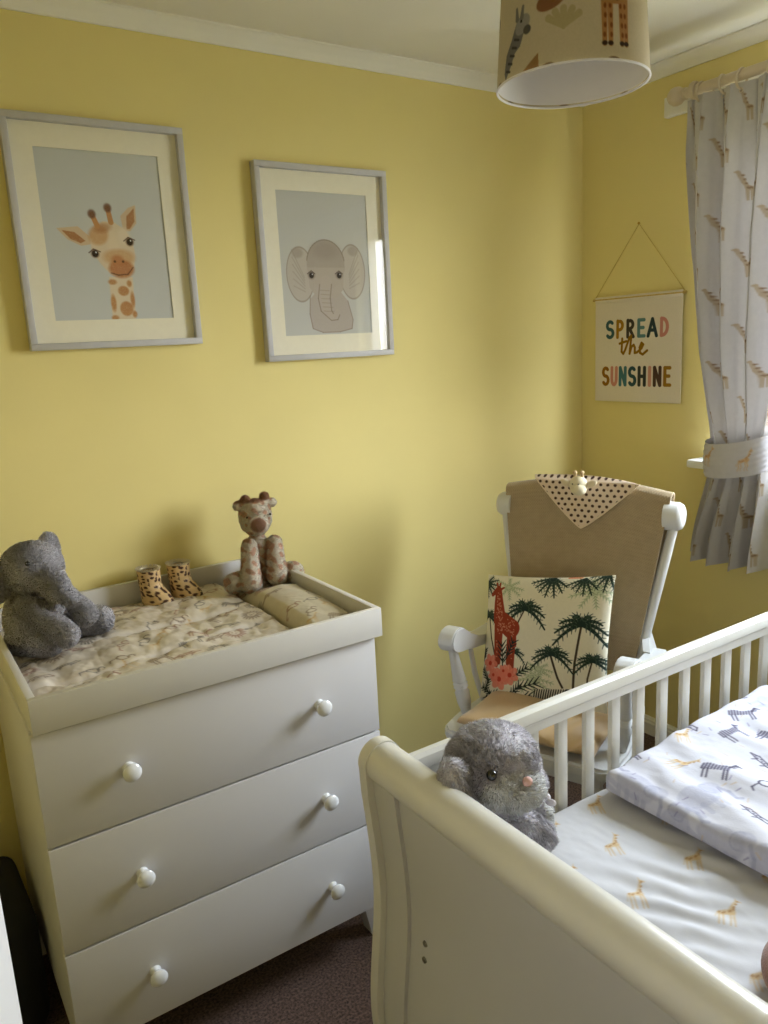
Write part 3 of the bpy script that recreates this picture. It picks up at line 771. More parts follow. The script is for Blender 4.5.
P = np.stack([lc[0]+(Rr-.0025)*np.cos(AA), lc[1]+(Rr-.0025)*np.sin(AA), ZZ], -1)[::8, ::8]
link('shade_lining', grid_mesh(P, wrap=True), M['shade_in'], pend)
B().torus((*lc, z0), R0-.001, .0024, (0,0,1), 96, 8).put('shade_rim', M['shade_in'], pend)
B().torus((*lc, z1), R1-.001, .0024, (0,0,1), 96, 8).put('shade_rim', M['shade_in'], pend)
b = B()
for k in range(3):
    a = k*2*PI/3+.4; b.tube([(lc[0]+.02*math.cos(a), lc[1]+.02*math.sin(a), z1-.03), (lc[0]+(R1-.003)*math.cos(a), lc[1]+(R1-.003)*math.sin(a), z1-.002)], .0015, 6)
b.put('spider', M['steel'], pend)
b = B(); b.lathe([(.018,0),(.020,.03),(.020,.06),(.012,.075),(.004,.08)], (*lc, z1-.06)); b.put('bulb_holder', M['plastic'], pend)
b = B(); b.tube([(*lc, z1+.01), (*lc, ZC-.02)], .003, 8); b.put('cord', M['plastic'], pend)
b = B(); b.lathe([(.045,0),(.045,-.008),(.03,-.024),(.008,-.03)], (*lc, ZC), (0,0,1)); b.put('ceiling_rose', M['plastic'], pend)

# ================================================================= CURTAIN, POLE, RINGS, TIEBACK
PX, PZ = XR-.11, 2.303
pole = thing('curtain_pole', 'cream wooden curtain pole with ball finial above the window', 'curtain pole', (PX, 1.72, PZ))
B().tube([(PX, 1.690, PZ), (PX, .30, PZ)], .0155, 24).put('pole_rod', M['pole'], pole)
B().lathe([(.012,0),(.018,.004),(.018,.010),(.012,.013),(.020,.018),(.0265,.028),(.028,.040),(.0265,.050),(.018,.062),(.001,.066)], (PX, 1.682, PZ), (0,1,0), 28).put('finial', M['pole'], pole)
B().lathe([(.012,0),(.018,.004),(.018,.010),(.012,.013),(.020,.018),(.0265,.028),(.028,.040),(.0265,.050),(.018,.062),(.001,.066)], (PX, .306, PZ), (0,-1,0), 28).put('finial', M['pole'], pole)
for y in (1.655, .335):
    b = B(); b.torus((PX, y, PZ), .021, .0062, (0,1,0), 28, 8, 1.4); b.tube([(PX+.02, y, PZ), (XR-.02, y, PZ)], [.010,.013], 14)
    b.put('bracket', M['pole'], pole)
RY = [1.632, 1.555, 1.497, 1.402, 1.345, 1.29]
rl = ['cream wooden curtain ring nearest the ball finial', 'cream wooden curtain ring, second from the ball finial', 'cream wooden curtain ring, third from the ball finial', 'cream wooden curtain ring, fourth from the ball finial', 'cream wooden curtain ring, fifth from the finial, over the window', 'cream wooden curtain ring, sixth from the finial, over the window']
for k, y in enumerate(RY):
    b = B(); b.torus((0,0,-.010), .0265, .0038, (0,1,.12*(-1)**k), 30, 8); b.torus((0,0,-.042), .006, .0014, (1,0,0), 14, 6)
    o = link('curtain_ring', b.mesh(), M['pole']); o.location = (PX, y, PZ); tag(o, rl[k], 'curtain ring', 'curtain rings on the pole')
# curtain cloth
cv = Canvas(.78, 1.47, .0026, (192,188,187))
for i in range(-1, 12):
    for j in range(-1, 14):
        gx = .04+.115*i+(.0575 if j % 2 else 0); gy = .02+.112*j
        T = lambda q: (gx-.58*q[0]*.085, gy+q[1]*.085)
        kk, k2 = (168,150,126), (132,108,84)
        cv.path([T((.50,.95)),T((.40,.96)),T((.20,.62)),T((.02,.42))], .0026, kk, .85, r1=.0056); cv.cap(T((.02,.42)), T((-.24,.38)), .0070, .0062, kk, .85)
        for q in (-.26,-.16,0,.07): cv.path([T((q,.36)),T((q-.02,0))], .0032, kk, .9, r1=.002)
        for q in range(7): cv.ell(*T((-.22+.08*q if q < 4 else .02+.07*(q-3), .40+.02*(q % 2) if q < 4 else .42+.14*(q-3))), .0034, .0030, k2, a=.9)
Uu, Vv = np.meshgrid(np.linspace(0, 1, cv.W), np.linspace(0, 1, cv.H))
Zt, Zb = 2.284, .812
Z = Zt+(Zb-Zt)*Vv
zk = [2.29,2.13,1.83,1.51,1.30,1.242,1.116,1.04,.975,.90,.80]
yl = [1.690,1.695,1.678,1.640,1.590,1.568,1.566,1.585,1.605,1.622,1.634]
yr = [1.27,1.27,1.28,1.30,1.325,1.348,1.346,1.345,1.343,1.342,1.341]
am = [.014,.032,.052,.056,.034,.020,.020,.026,.036,.044,.050]
zi = lambda a: np.interp(-Z, [-q for q in zk], a)
def sm(a):
    a = np.array(a)
    f = zi(a); k = np.ones(31)/31
    return np.apply_along_axis(lambda c: np.convolve(np.pad(c, 15, mode='edge'), k, 'valid'), 0, f)
YL, YR, AM = sm(yl), sm(yr), sm(am)
Nf = 4.2
Uw = Uu+.018*np.sin(Uu*17+1)+.010*np.sin(Vv*5+Uu*9)
ph = 2*PI*Nf*Uw+.6*fbm(Uu*3+2, Vv*2)*2
fold = np.sin(ph); fold = np.sign(fold)*np.abs(fold)**.7
fine = .30*np.sin(ph*3.1+1)*np.exp(-((Z-2.27)/.08)**2)
Y = YL+(YR-YL)*Uu-(YL-YR)*.022*np.sin(2*ph)*np.clip((Uu*(1-Uu))*12, 0, 1)
Y = Y-.012*np.sin(PI*Uu)*0
X = PX+.004+AM*(fold+fine)+.006*fbm(Uu*24, Vv*14)+.012*np.clip((1.12-Z)/.3, 0, 1)*(-1)
Zc = Z+.004*np.sin(ph+.5)*Vv-.010*np.sin(PI*Uu)*Vv
P = np.stack([X, Y, Zc], -1)
curt = thing('curtain', 'long pale grey curtain printed with small giraffes, tied back beside the window', 'curtain', (PX, 1.45, .80))
link('curtain_cloth', grid_mesh(P, cv.a), M['curtain'], curt)
# tieback band
cv = Canvas(.62, .115, .003, (194,191,196))
for i in range(6): stamp_giraffe(cv, .05+.1*i, .020+.02*(i % 2), .075, math.radians(-6), (200,164,120), (170,124,88), 1, .8, 8)
TA, VV = np.meshgrid(np.linspace(0, 2*PI, cv.W), np.linspace(0, 1, cv.H))
cyc, hw, hd = 1.452, .112, .060
sag = .020*np.cos(TA)   # front hangs a little lower
yy = cyc-hw*np.sin(TA); xx = PX+.002-hd*np.cos(TA)*(np.abs(np.cos(TA))**-.25)
bul = .006*np.sin(PI*VV)
yy = yy-bul*np.sin(TA)*1.; xx = xx-bul*np.cos(TA)
zz = 1.236-.112*VV-sag*.9-.10*(yy-cyc)*0+.018*np.clip((cyc-yy)/hw, -1, 1)
yy = yy+.0015*np.sin(40*VV+TA*3)
link('tieback', grid_mesh(np.stack([xx, yy, zz], -1), cv.a), M['curtain'], curt, label='tieback band in the same giraffe print')

# ================================================================= ROCKING CHAIR
TH_ = math.radians(22.5)
OC = Vector((1.364, 1.469, 0))
chair = thing('rocking_chair', 'white wooden nursing rocking chair in the corner behind the cot', 'rocking chair', tuple(OC), TH_)
# local frame: x = towards the back, y = towards the picture wall, z up
def cpart(b, name, parent=chair, m='chair', sharp=40): return link(name, b.mesh(sharp), M[m], parent, local=True)
b = B()
seat = [(.0,-.235),(.0,.235),(.03,.262),(.12,.268),(.30,.245),(.44,.215),(.455,.19),(.455,-.19),(.44,-.215),(.30,-.245),(.12,-.268),(.03,-.262)]
b.prism([(x, y, .425) for x, y in seat], (0,0,.035))
bmesh.ops.bevel(b.bm, geom=list(b.bm.edges), offset=.008, segments=3, affect='EDGES')
st = cpart(b, 'seat', sharp=60)
# front lip boards beneath the seat
cpart(B().box(.03, .42, -.215, .215, .385, .425, .004), 'seat_frame')
def bl(z): return .36+(.463-.36)*(z-.47)/(1.045-.47)
for s2 in (-1, 1):
    pts = [(bl(z)+.0, -.016+s2*(.201+.18*(z-.668)), z) for z in np.linspace(.43, 1.06, 12)]
    cpart(B().tube(pts, [.013,.015,.017,.017,.016,.015,.015,.015,.015,.015,.014,.013], 14), 'back_post')
    # arm: scroll front, sweeping back to the post
    y0 = s2*.262
    prof = [(.088,.672),(.105,.668),(.14,.662),(.20,.648),(.27,.636),(.34,.632),(.40,.632),(.40,.664),(.34,.664),(.27,.668),(.21,.680),(.165,.702),(.145,.722),(.125,.738),(.10,.744),(.076,.740),(.060,.728),(.052,.712),(.054,.694),(.066,.680)]
    b = B(); b.prism([(x, y0-.026, z) for x, z in prof], (0,.052,0))
    bmesh.ops.bevel(b.bm, geom=[e for e in b.bm.edges], offset=.004, segments=2, affect='EDGES')
    cpart(b, 'armrest', sharp=50)
    # turned front arm post
    def turned(p0, p1, sc=1.):
        prof2 = [(0,.012),(.08,.014),(.2,.018),(.34,.019),(.40,.014),(.42,.019),(.45,.014),(.47,.019),(.50,.014),(.52,.018),(.6,.016),(.8,.013),(1,.011)]
        a, c = Vector(p0), Vector(p1); return B().tube([a.lerp(c, t) for t, r in prof2], [r*sc for t, r in prof2], 16)
    cpart(turned((.13, s2*.238, .455), (.095, s2*.262, .680), 1.2), 'arm_post')
    cpart(B().tube([(.225, s2*.230, .455), (.21, s2*.250, .56), (.20, s2*.260, .66)], [.007,.009,.007], 12), 'arm_spindle')
    cpart(B().tube([(.31, s2*.215, .455), (.30, s2*.235, .56), (.295, s2*.250, .645)], [.007,.009,.007], 12), 'arm_spindle')
    # wide splat where the arm meets the back post
    cpart(B().prism([(.345, y0-.022*s2, .632),(.415, y0-.022*s2, .632),(.43, y0-.05*s2, .70),(.40, y0-.05*s2, .70),(.345, y0-.03*s2, .668)], (0, -.016*s2+.036*s2, 0)), 'arm_bracket')
    # legs and rockers
    for x, dx in ((.06,-.03),(.38,.06)):
        cpart(B().tube([(x, s2*.19, .43), (x+dx*.5, s2*.205, .25), (x+dx, s2*.22, .045)], [.017,.022,.015], 14), 'leg')
    rk = [(-.16+.80*t, .030+.10*(2*t-1)**2*.55) for t in np.linspace(0, 1, 25)]
    b = B(); b.prism([(x, s2*.22-.016, z-.028) for x, z in rk]+[(x, s2*.22-.016, z+.012) for x, z in rk[::-1]], (0,.032,0))
    cpart(b, 'rocker', sharp=60)
cpart(B().tube([(.045, -.20, .22), (.045, .20, .22)], [.010,.010], 10), 'stretcher')
for k in range(5):
    t = (k-2)/2
    cpart(B().tube([(bl(.44), t*.13, .44), (bl(.75)+.012, t*.165, .75), (bl(1.04), t*.19, 1.04)], [.008,.011,.008], 10), 'back_spindle')
# crest rail: bowed board with rounded ends
b = B(); n = 25
for t in [0]: pass
top = [(y, 1.105+.030*math.cos(y/.27*PI/2)) for y in np.linspace(-.265, .24, n)]
bot = [(y, 1.020) for y in np.linspace(.24, -.265, 9)]
b.prism([(bl(z)-.012, y, z) for y, z in top+bot], (.026,0,0))
b.tube([(bl(1.05), -.308, 1.05), (bl(1.05), -.303, 1.05), (bl(1.05), -.292, 1.05), (bl(1.05), -.255, 1.05)], [.026,.036,.042,.042], 28)
b.tube([(bl(1.05), .276, 1.05), (bl(1.05), .272, 1.05), (bl(1.05), .262, 1.05), (bl(1.05), .225, 1.05)], [.024,.032,.038,.038], 28)
cpart(b, 'crest_rail')
Mch = Matrix.Translation(OC) @ Matrix.Rotation(TH_, 4, 'Z')
Rch = np.array(Mch.to_3x3()); Och = np.array(OC)
def cw(P): return P @ Rch.T+Och
# knitted blanket over the back
nu, nv = 200, 330
U, V = np.meshgrid(np.linspace(0, 1, nu), np.linspace(0, 1, nv))
S = .245-(.245+.272)*U                                 # from picture-wall side to window side
ztop = 1.113+.030*np.cos((S+.012)/.26*PI/2)
fr = .62                                               # share of the cloth on the front
Lf = ztop-.585; Lb = ztop-.70
zf = np.where(V < fr, .585+Lf*(V/fr), 0); zbk = ztop-Lb*((V-fr)/(1-fr))
zz = np.where(V < fr, zf, zbk)
near = np.clip(np.minimum(np.abs(V-fr)*1.2, .03)/.03, 0, 1)
side_ = np.where(V < fr, -1., 1.)
off = side_*.022*np.sqrt(np.clip(1-(1-near)**2, 0, 1))
shr = 1-.27*(1.1-zz)/.5                                # narrows with the posts
sy = (S+.012)*shr-.012
xx = bl(zz)+off+.004*fbm(S*12, zz*9)*2+.003*np.sin(S*60+zz*5)*np.clip((1.0-zz)*2, 0, 1)*.5
chk = .5+.5*np.sin(U*nu/200*2*PI*62)*np.sin(V*2*PI*100)
base = np.array((176,156,126.)); Cc = base[None, None]*(.90+.14*chk)[..., None]
P = cw(np.stack([xx, sy, zz], -1))
bk = link('knitted_blanket', grid_mesh(P, Cc), M['waffle']); solidify(bk, .004, 1)
tag(bk, 'taupe waffle knit baby blanket draped over the rocking chair back', 'blanket')
# comforter: spotted triangle cloth with a small giraffe head
cv = Canvas(.36, .20, .0016, (226,206,186))
for i in range(-1, 24):
    for j in range(-1, 14):
        cv.ell(.008+.023*i+(.0115 if j % 2 else 0), .008+.0205*j, .0052, .0054, (62,40,34), a=.95)
nu, nv = cv.W, cv.H
A_, B_, C_ = np.array((.151,1.152)), np.array((-.186,1.142)), np.array((-.015,.999))   # (s, z) corners
U, V = np.meshgrid(np.linspace(0, 1, nu), np.linspace(0, 1, nv))
w_ = 1-V
top_s = A_[0]+(B_[0]-A_[0])*U; top_z = 1.152+(B_[1]-1.152)*U+.010*np.sin(PI*U)*0
s_ = C_[0]+(top_s-C_[0])*w_**.85; z_ = C_[1]+(top_z-C_[1])*w_+.010*np.sin(PI*U)*w_
x_ = bl(z_)-.034-.004*np.abs(np.sin(U*11))*w_-.003*np.sin(U*29+3)*w_*V
x_ = x_+.020*np.clip((z_-1.142)/.012, 0, 1)
sc = cv.a.copy()
ii = np.clip(((s_-s_.min())/(s_.max()-s_.min())*(cv.W-1)), 0, cv.W-1).astype(int); jj = np.clip(((z_.max()-z_)/(z_.max()-z_.min())*(cv.H-1)), 0, cv.H-1).astype(int)
sc = cv.a[jj, ii]
edge = np.minimum(np.minimum(U, 1-U)*w_*.34, 1); m = (edge < .005)[..., None]; sc = np.where(m, np.array((226,206,180)), sc)
comf = thing('baby_comforter', 'pink spotted triangular comforter with small giraffe head on the chair back', 'comforter', tuple(cw(np.array((.42,-.01,1.14)))))
o = link('comforter_cloth', grid_mesh(cw(np.stack([x_, s_, z_], -1)), sc), M['canvas'], comf); solidify(o, .003, 1)
hd_ = cw(np.array((.402, -.016, 1.137)))
b = B(); b.ball(hd_, (.026,.028,.029), sub=4); b.ball(hd_+np.array((-.012,-.012,-.010)), (.022,.023,.018), sub=4)
hh = b.put('giraffe_head', mat('cream_toy_cloth', (226,214,184), .9, .05, 120), comf, sharp=180)
b = B()
for s2 in (-.011,.011): q = hd_+Rch @ np.array((0, s2, .026)); b.tube([q-np.array((0,0,.008)), q+np.array((0,0,.008)), q+np.array((0,0,.012))], [.004,.004,.006], 10); b.ball(q+np.array((0,0,.013)), .0065, sub=2)
b.put('horns', mat('tan_toy_cloth', (206,180,140), .9, .05, 120), hh)
for s2 in (-1,1):
    q = hd_+Rch @ np.array((.0, s2*.040, .006)); B().ball(q, (.007,.018,.010), (s2*.5,0,TH_), 3).put('ear', mat('cream_ear_cloth', (224,208,178), .9, .05, 120), hh)
    q = hd_+Rch @ np.array((-.027, s2*.009, .008)); B().ball(q, .0022, sub=2).put('eye', M['eye'], hh)

# seat cushion, tan satin
def pillow_mesh(Wd, Hd, T, fn, n=150, canvas=None, pinch=.06, pw=.5):
    """closed square pillow; fn maps local (a, b, t) -> world; a,b in [-.5,.5]*size, t thickness"""
    if canvas is not None: nW, nH = canvas.W, canvas.H
    else: nW = nH = n
    U, V = np.meshgrid(np.linspace(-1, 1, nW), np.linspace(1, -1, nH))
    h = (np.clip(1-np.abs(U)**2.6, 0, 1)*np.clip(1-np.abs(V)**2.6, 0, 1))**pw
    e = 1-pinch*(1-np.abs(V)**2.0)*0
    a = U*Wd/2*(1-pinch*(1-V*V)*np.abs(U)**3); bb = V*Hd/2*(1-pinch*(1-U*U)*np.abs(V)**3)
    wr = .10*fbm(U*3+5, V*3)*h
    F = fn(a, bb, T/2*(h+wr)); K = fn(a, bb, -T/2*h)
    colr = None if canvas is None else np.concatenate([canvas.a, canvas.a[:, ::-1]], 0)
    me1 = grid_mesh(F, None if canvas is None else canvas.a); me2 = grid_mesh(K[:, ::-1], None if canvas is None else canvas.a[:, ::-1])
    bm = bmesh.new(); bm.from_mesh(me1); bm.from_mesh(me2); bmesh.ops.remove_doubles(bm, verts=bm.verts, dist=1e-5)
    me = bpy.data.meshes.new('p'); bm.to_mesh(me); bm.free(); me.shade_smooth(); return me
def seat_fn(a, b_, t):
    x = .205+a; y = b_-.005
    z = .498+t+.010*np.sin(y*9)*0
    z = np.maximum(z+.010*np.exp(-((x)/.05)**2)*np.sin(y*34+2)*(t > 0), .4625)
    z = z+(t > 0)*.006*np.sin((x*.6+y)*60)*np.exp(-((y+.15)/.07)**2)
    return cw(np.stack([x, y, z], -1))
me = pillow_mesh(.42, .41, .075, seat_fn, 130, pinch=.05, pw=.45)
tag(link('seat_cushion', me, M['satin']), 'tan satin seat cushion on the rocking chair seat', 'cushion')

# printed cushion
cv = Canvas(.375, .375, .0013, (226,218,196)); W = H = .375
U_ = lambda u, v: (u*W, (1-v)*H)
def leafpalm(cx, cy, s, k=(38,52,46), n=8, droop=1., a0=-20, a1=200):
    for q in range(n):
        a = math.radians(a0+(a1-a0)*q/(n-1)); L = s*(1+.12*math.sin(q*5))
        pts = []
        for t in np.linspace(0, 1, 7):
            pts.append((cx+L*t*math.cos(a), cy+L*t*math.sin(a)*.8-droop*L*.55*t*t))
        cv.path(pts, s*.085, k, 1., r1=s*.03)
        for i in range(1, 6):
            p, p2 = pts[i], pts[i+1] if i < 6 else pts[i]
            dx, dy = p2[0]-p[0], p2[1]-p[1]; l = math.hypot(dx, dy)+1e-9; dx /= l; dy /= l
            for s2 in (-1, 1):
                e = (p[0]+dx*s*.12-s2*dy*s*.15, p[1]+dy*s*.12+s2*dx*s*.15-.02*s); cv.cap(p, e, s*.024, s*.010, k)
                cv.cap(p, (p[0]*.4+e[0]*.6, p[1]*.4+e[1]*.6), s*.008, s*.005, (92,112,96))
def trunk(p0, p1, r, k=(70,58,46)): cv.path([U_(*p0), U_((p0[0]+p1[0])/2-.01, (p0[1]+p1[1])/2), U_(*p1)], r, k)
# soft pale ghost leaves
for u, v, s in ((.22,.10,.05),(.50,.80,.06),(.88,.12,.06),(.55,.72,.04)): leafpalm(u*W, (1-v)*H, s, (190,194,160), 8, .3, 0, 330)
trunk((.385,.28),(.33,.46),.0022); trunk((.82,.38),(.79,.93),.0030); trunk((.63,.62),(.76,.93),.0028); trunk((.91,.64),(.88,.88),.0022); trunk((.06,.36),(.16,.66),.0024)
leafpalm(*U_(.39,.27), .070); leafpalm(*U_(.82,.37), .078); leafpalm(*U_(.635,.60), .060); leafpalm(*U_(.915,.63), .052); leafpalm(*U_(.05,.34), .052); leafpalm(*U_(.34,.61), .040, n=6)
leafpalm(*U_(.56,.01), .06, n=7, a0=190, a1=330, droop=.3); leafpalm(*U_(.80,.02), .05, n=6, a0=200, a1=320, droop=.3); leafpalm(*U_(.96,-.01), .05, n=5, a0=180, a1=290, droop=.3); leafpalm(*U_(.0,.08), .045, n=6, a0=-80, a1=60, droop=.3)
for q in range(5): cv.ell(*U_(.68+.02*q, .005), .006, .004, (206,120,82), a=.8)
# giraffe
gr, gs = (150,62,42), (214,150,118)
for p0, p1, r0, r1 in (((.075,.165),(.125,.12),.006,.010),((.13,.13),(.165,.33),.011,.022),((.18,.36),(.29,.43),.026,.028),((.155,.40),(.175,.72),.012,.007),((.19,.42),(.20,.70),.010,.006),
                       ((.31,.43),(.325,.76),.012,.007),((.285,.42),(.285,.70),.010,.006),((.325,.42),(.345,.56),.004,.003),((.115,.10),(.105,.07),.003,.003),((.135,.10),(.135,.07),.003,.003),((.15,.12),(.175,.105),.004,.003)):
    cv.cap(U_(*p0), U_(*p1), r0, r1, gr)
r2 = np.random.default_rng(3)
for q in range(150):
    t = r2.random(); 
    if t < .35: k = r2.random(); p = (.135+.035*k+.05*(r2.random()-.5)*(.4+k), .15+.2*k)
    elif t < .75: p = (.16+.16*r2.random(), .35+.11*r2.random())
    elif t < .88: p = (.155+.03*r2.random(), .45+.25*r2.random())
    else: p = (.30+.03*r2.random(), .45+.28*r2.random())
    q_ = U_(*p); i = int(q_[0]/cv.rx); j = int((cv.h-q_[1])/cv.ry)
    if np.abs(cv.a[j, i]-np.array(gr)).sum() < 30: cv.ell(q_[0], q_[1], .0022, .0014, gs, rot=r2.random()*3, a=.85)
# dark leaf sprays, flowers, zebra
def spray(u, v, s, a, k=(40,48,44)):
    cx, cy = U_(u, v)
    for q in range(8):
        b_ = a+(-1)**q*.7; t = (q//2+1)*.2*s; p = (cx+t*math.cos(a), cy+t*math.sin(a)); cv.cap(p, (p[0]+.35*s*math.cos(b_), p[1]+.35*s*math.sin(b_)), .0028, .001, k)
    cv.cap((cx, cy), (cx+s*math.cos(a), cy+s*math.sin(a)), .002, .001, k)
for u, v, s, a in ((.24,.72,.07,1.7),(.27,.66,.06,1.2),(.34,.80,.06,.6),(.36,.90,.08,.35),(.40,.96,.07,.1),(.10,.86,.05,2.2),(.14,.97,.05,2.6),(.06,.95,.05,1.2),(.30,.97,.06,.8),(.02,.70,.04,1.4),(.22,.98,.06,.2),(.04,1.0,.06,0.3)):
    spray(u, v, s, a)
for u, v, s in ((.11,.71,.030),(.21,.83,.036),(.31,.79,.032),(.15,.80,.022),(.25,.76,.02)):
    cx, cy = U_(u, v)
    for q in range(6):
        a = q*PI/3+u*9; cv.ell(cx+s*.5*math.cos(a), cy+s*.5*math.sin(a), s*.48, s*.34, (228,128,104), rot=a, a=.9, grain=.2)
    cv.ell(cx, cy, s*.22, s*.22, (196,66,52))
zc = U_(.61,.93)
cv.ell(zc[0], zc[1], .040, .020, (226,218,200), rot=.25); cv.cap((zc[0]+.03, zc[1]+.01), (zc[0]+.05, zc[1]+.022), .012, .010, (226,218,200)); cv.cap((zc[0]+.055, zc[1]+.02), (zc[0]+.07, zc[1]+.002), .009, .006, (40,38,38))
for q in range(15): x = zc[0]-.036+.0062*q; cv.cap((x, zc[1]-.016+.001*q), (x+.006, zc[1]+.016+.0008*q), .0019, .0015, (34,34,36))
cv.ell(*U_(.93,.87), .014, .016, (136,36,38)); cv.ell(*U_(.96,.90), .010, .010, (150,44,40))
# plane of the cushion, leaning on the chair back: local corner frame from measured lean
def cush_fn(a, b_, t):
    # a: along picture left->right (towards window side), b_: up the cushion
    e_s = -a*(1+.05*b_/.19)+.046-np.clip(a, 0, None)*(.5-b_/.39)*.20; up = b_
    lean = math.atan2(.36, .12)
    x = .255+up*math.cos(lean)-a*.10+t*(-math.sin(lean)); z = .689+up*math.sin(lean)+t*math.cos(lean)+a*.155
    return cw(np.stack([x, e_s, z], -1))
me = pillow_mesh(.402, .390, .10, cush_fn, canvas=cv, pinch=.05)
tag(link('printed_cushion', me, M['cushion']), 'square cream cushion printed with palms, red giraffe and coral flowers on rocking chair', 'cushion')

# ================================================================= PLUSH TOYS
def plush_mesh(prims, voxel, smooth=5):
    b = B()
    for p in prims:
        if p[0] == 'e': b.ball(p[1], p[2], p[3] if len(p) > 3 else None, 3)
        else:
            _, p0, p1, r0, r1 = p; p0, p1 = Vector(p0), Vector(p1); L = (p1-p0).length
            n = max(3, int(L/(min(r0, r1)*.35)))
            for k in range(n+1): t = k/n; b.ball(p0.lerp(p1, t), r0+(r1-r0)*t, None, 2)
    me = bpy.data.meshes.new('t'); b.bm.to_mesh(me); b.bm.free()
    o = bpy.data.objects.new('t', me); col.objects.link(o)
    r = o.modifiers.new('r', 'REMESH'); r.mode = 'VOXEL'; r.voxel_size = voxel
    s = o.modifiers.new('s', 'SMOOTH'); s.iterations = smooth; s.factor = .5
    bpy.context.view_layer.update()
    dg = bpy.context.evaluated_depsgraph_get(); out = bpy.data.meshes.new_from_object(o.evaluated_get(dg))
    bpy.data.objects.remove(o, do_unlink=True)
    return out
def furry(me, n, length, width, colf, seed=1, droop=.35, amp=.0015, curl=.5):
    r = np.random.default_rng(seed)
    V = verts_np(me); me.calc_loop_triangles()
    T = np.empty(len(me.loop_triangles)*3, np.int32); me.loop_triangles.foreach_get('vertices', T); T = T.reshape(-1, 3)
    NV = np.empty(len(V)*3, np.float32); me.vertex_normals.foreach_get('vector', NV); NV = NV.reshape(-1, 3).astype(float)
    V = V+NV*(amp*(np.sin(V[:, :1]*310)+np.sin(V[:, 1:2]*290+V[:, 2:]*120)+np.sin(V[:, 2:]*330+V[:, :1]*100)))
    A = np.linalg.norm(np.cross(V[T[:, 1]]-V[T[:, 0]], V[T[:, 2]]-V[T[:, 0]]), axis=1); c = np.cumsum(A); c /= c[-1]
    ti = np.searchsorted(c, r.random(n)); a, b_ = r.random(n), r.random(n); m = a+b_ > 1; a[m] = 1-a[m]; b_[m] = 1-b_[m]
    w = np.stack([1-a-b_, a, b_], 1)[..., None]
    P = (V[T[ti]]*w).sum(1); N = (NV[T[ti]]*w).sum(1); N /= np.linalg.norm(N, axis=1)[:, None]+1e-9
    # clumped direction field plus jitter
    ph = P*42
    F = np.stack([np.sin(ph[:, 1]+1.7*np.sin(ph[:, 2])), np.sin(ph[:, 2]+1.3*np.sin(ph[:, 0])), np.sin(ph[:, 0]+ph[:, 1])-1.2*droop*2], 1)*curl+r.normal(size=(n, 3))*.38
    D = N+F*.9; D -= np.minimum(0, (D*N).sum(1)-.25)[:, None]*N; D /= np.linalg.norm(D, axis=1)[:, None]
    side_ = np.cross(D, r.normal(size=(n, 3))); side_ /= np.linalg.norm(side_, axis=1)[:, None]+1e-9
    L = length*(.6+.7*r.random(n))[:, None]
    tri = np.stack([P-N*.0008-side_*width, P-N*.0008+side_*width, P+D*L], 1).reshape(-1, 3)
    Fv = [list(p.vertices) for p in me.polygons]
    base = len(V)
    allV = np.concatenate([V, tri])
    sizes = np.array([len(f) for f in Fv]+[3]*n, np.int32)
    li = np.concatenate([np.array([i for f in Fv for i in f], np.int32), np.arange(base, base+3*n, dtype=np.int32)])
    o = bpy.data.meshes.new('f'); o.vertices.add(len(allV)); o.vertices.foreach_set('co', allV.reshape(-1).astype(np.float32))
    o.loops.add(len(li)); o.loops.foreach_set('vertex_index', li)
    o.polygons.add(len(sizes)); st = np.concatenate([[0], np.cumsum(sizes)[:-1]]).astype(np.int32); o.polygons.foreach_set('loop_start', st)
    o.update(calc_edges=True)
    cb = colf(V)*.92; cf = np.clip(colf(P)*(.86+.26*r.random(n))[:, None], 0, 255)
    set_col(o, np.concatenate([cb, np.repeat(cf, 3, 0)]))
    o.shade_smooth()
    nn = np.concatenate([NV, np.repeat(N*.8+D*.35, 3, 0)]); nn /= np.linalg.norm(nn, axis=1)[:, None]+1e-9
    o.normals_split_custom_set_from_vertices(nn.tolist())
    return o

# grey elephant
def ecol(P):
    c = np.empty((len(P), 3)); c[:] = (214,210,213); return c*(1+.08*np.sin(P[:, :1]*60+P[:, 2:]*40))
EL = [('e',(.263,1.922,1.113),(.070,.066,.063)), ('c',(.288,1.880,1.098),(.304,1.850,1.066),.037,.029), ('c',(.304,1.850,1.066),(.323,1.835,1.044),.028,.017),
      ('e',(.186,1.905,1.098),(.034,.016,.050),(0,.2,.3)), ('e',(.312,1.968,1.135),(.018,.046,.046),(.3,0,-.6)),
      ('e',(.250,1.940,.985),(.062,.066,.085)), ('e',(.278,1.925,.965),(.040,.045,.055)), ('c',(.232,1.882,1.044),(.299,1.822,.968),.023,.030), ('c',(.318,1.930,1.045),(.356,1.882,.988),.023,.031),
      ('c',(.215,1.930,.943),(.268,1.888,.943),.034,.040), ('c',(.320,1.985,.935),(.404,1.965,.940),.030,.037), ('e',(.285,1.905,1.025),(.042,.040,.045))]
me = furry(plush_mesh(EL, .004, 3), 120000, .0045, .0011, ecol, 2, .3, .0004)
ele = thing('plush_elephant', 'grey plush elephant sitting at the left end of the changing tray', 'soft toy', (.28, 1.93, .895))
body = link('elephant_body', me, M['plush'], ele)
B().ball((.2455,1.851,1.142), .0056, sub=3).put('eye', M['eye'], ele)
B().ball((.328,1.925,1.130), .0052, sub=3).put('eye', M['eye'], ele)

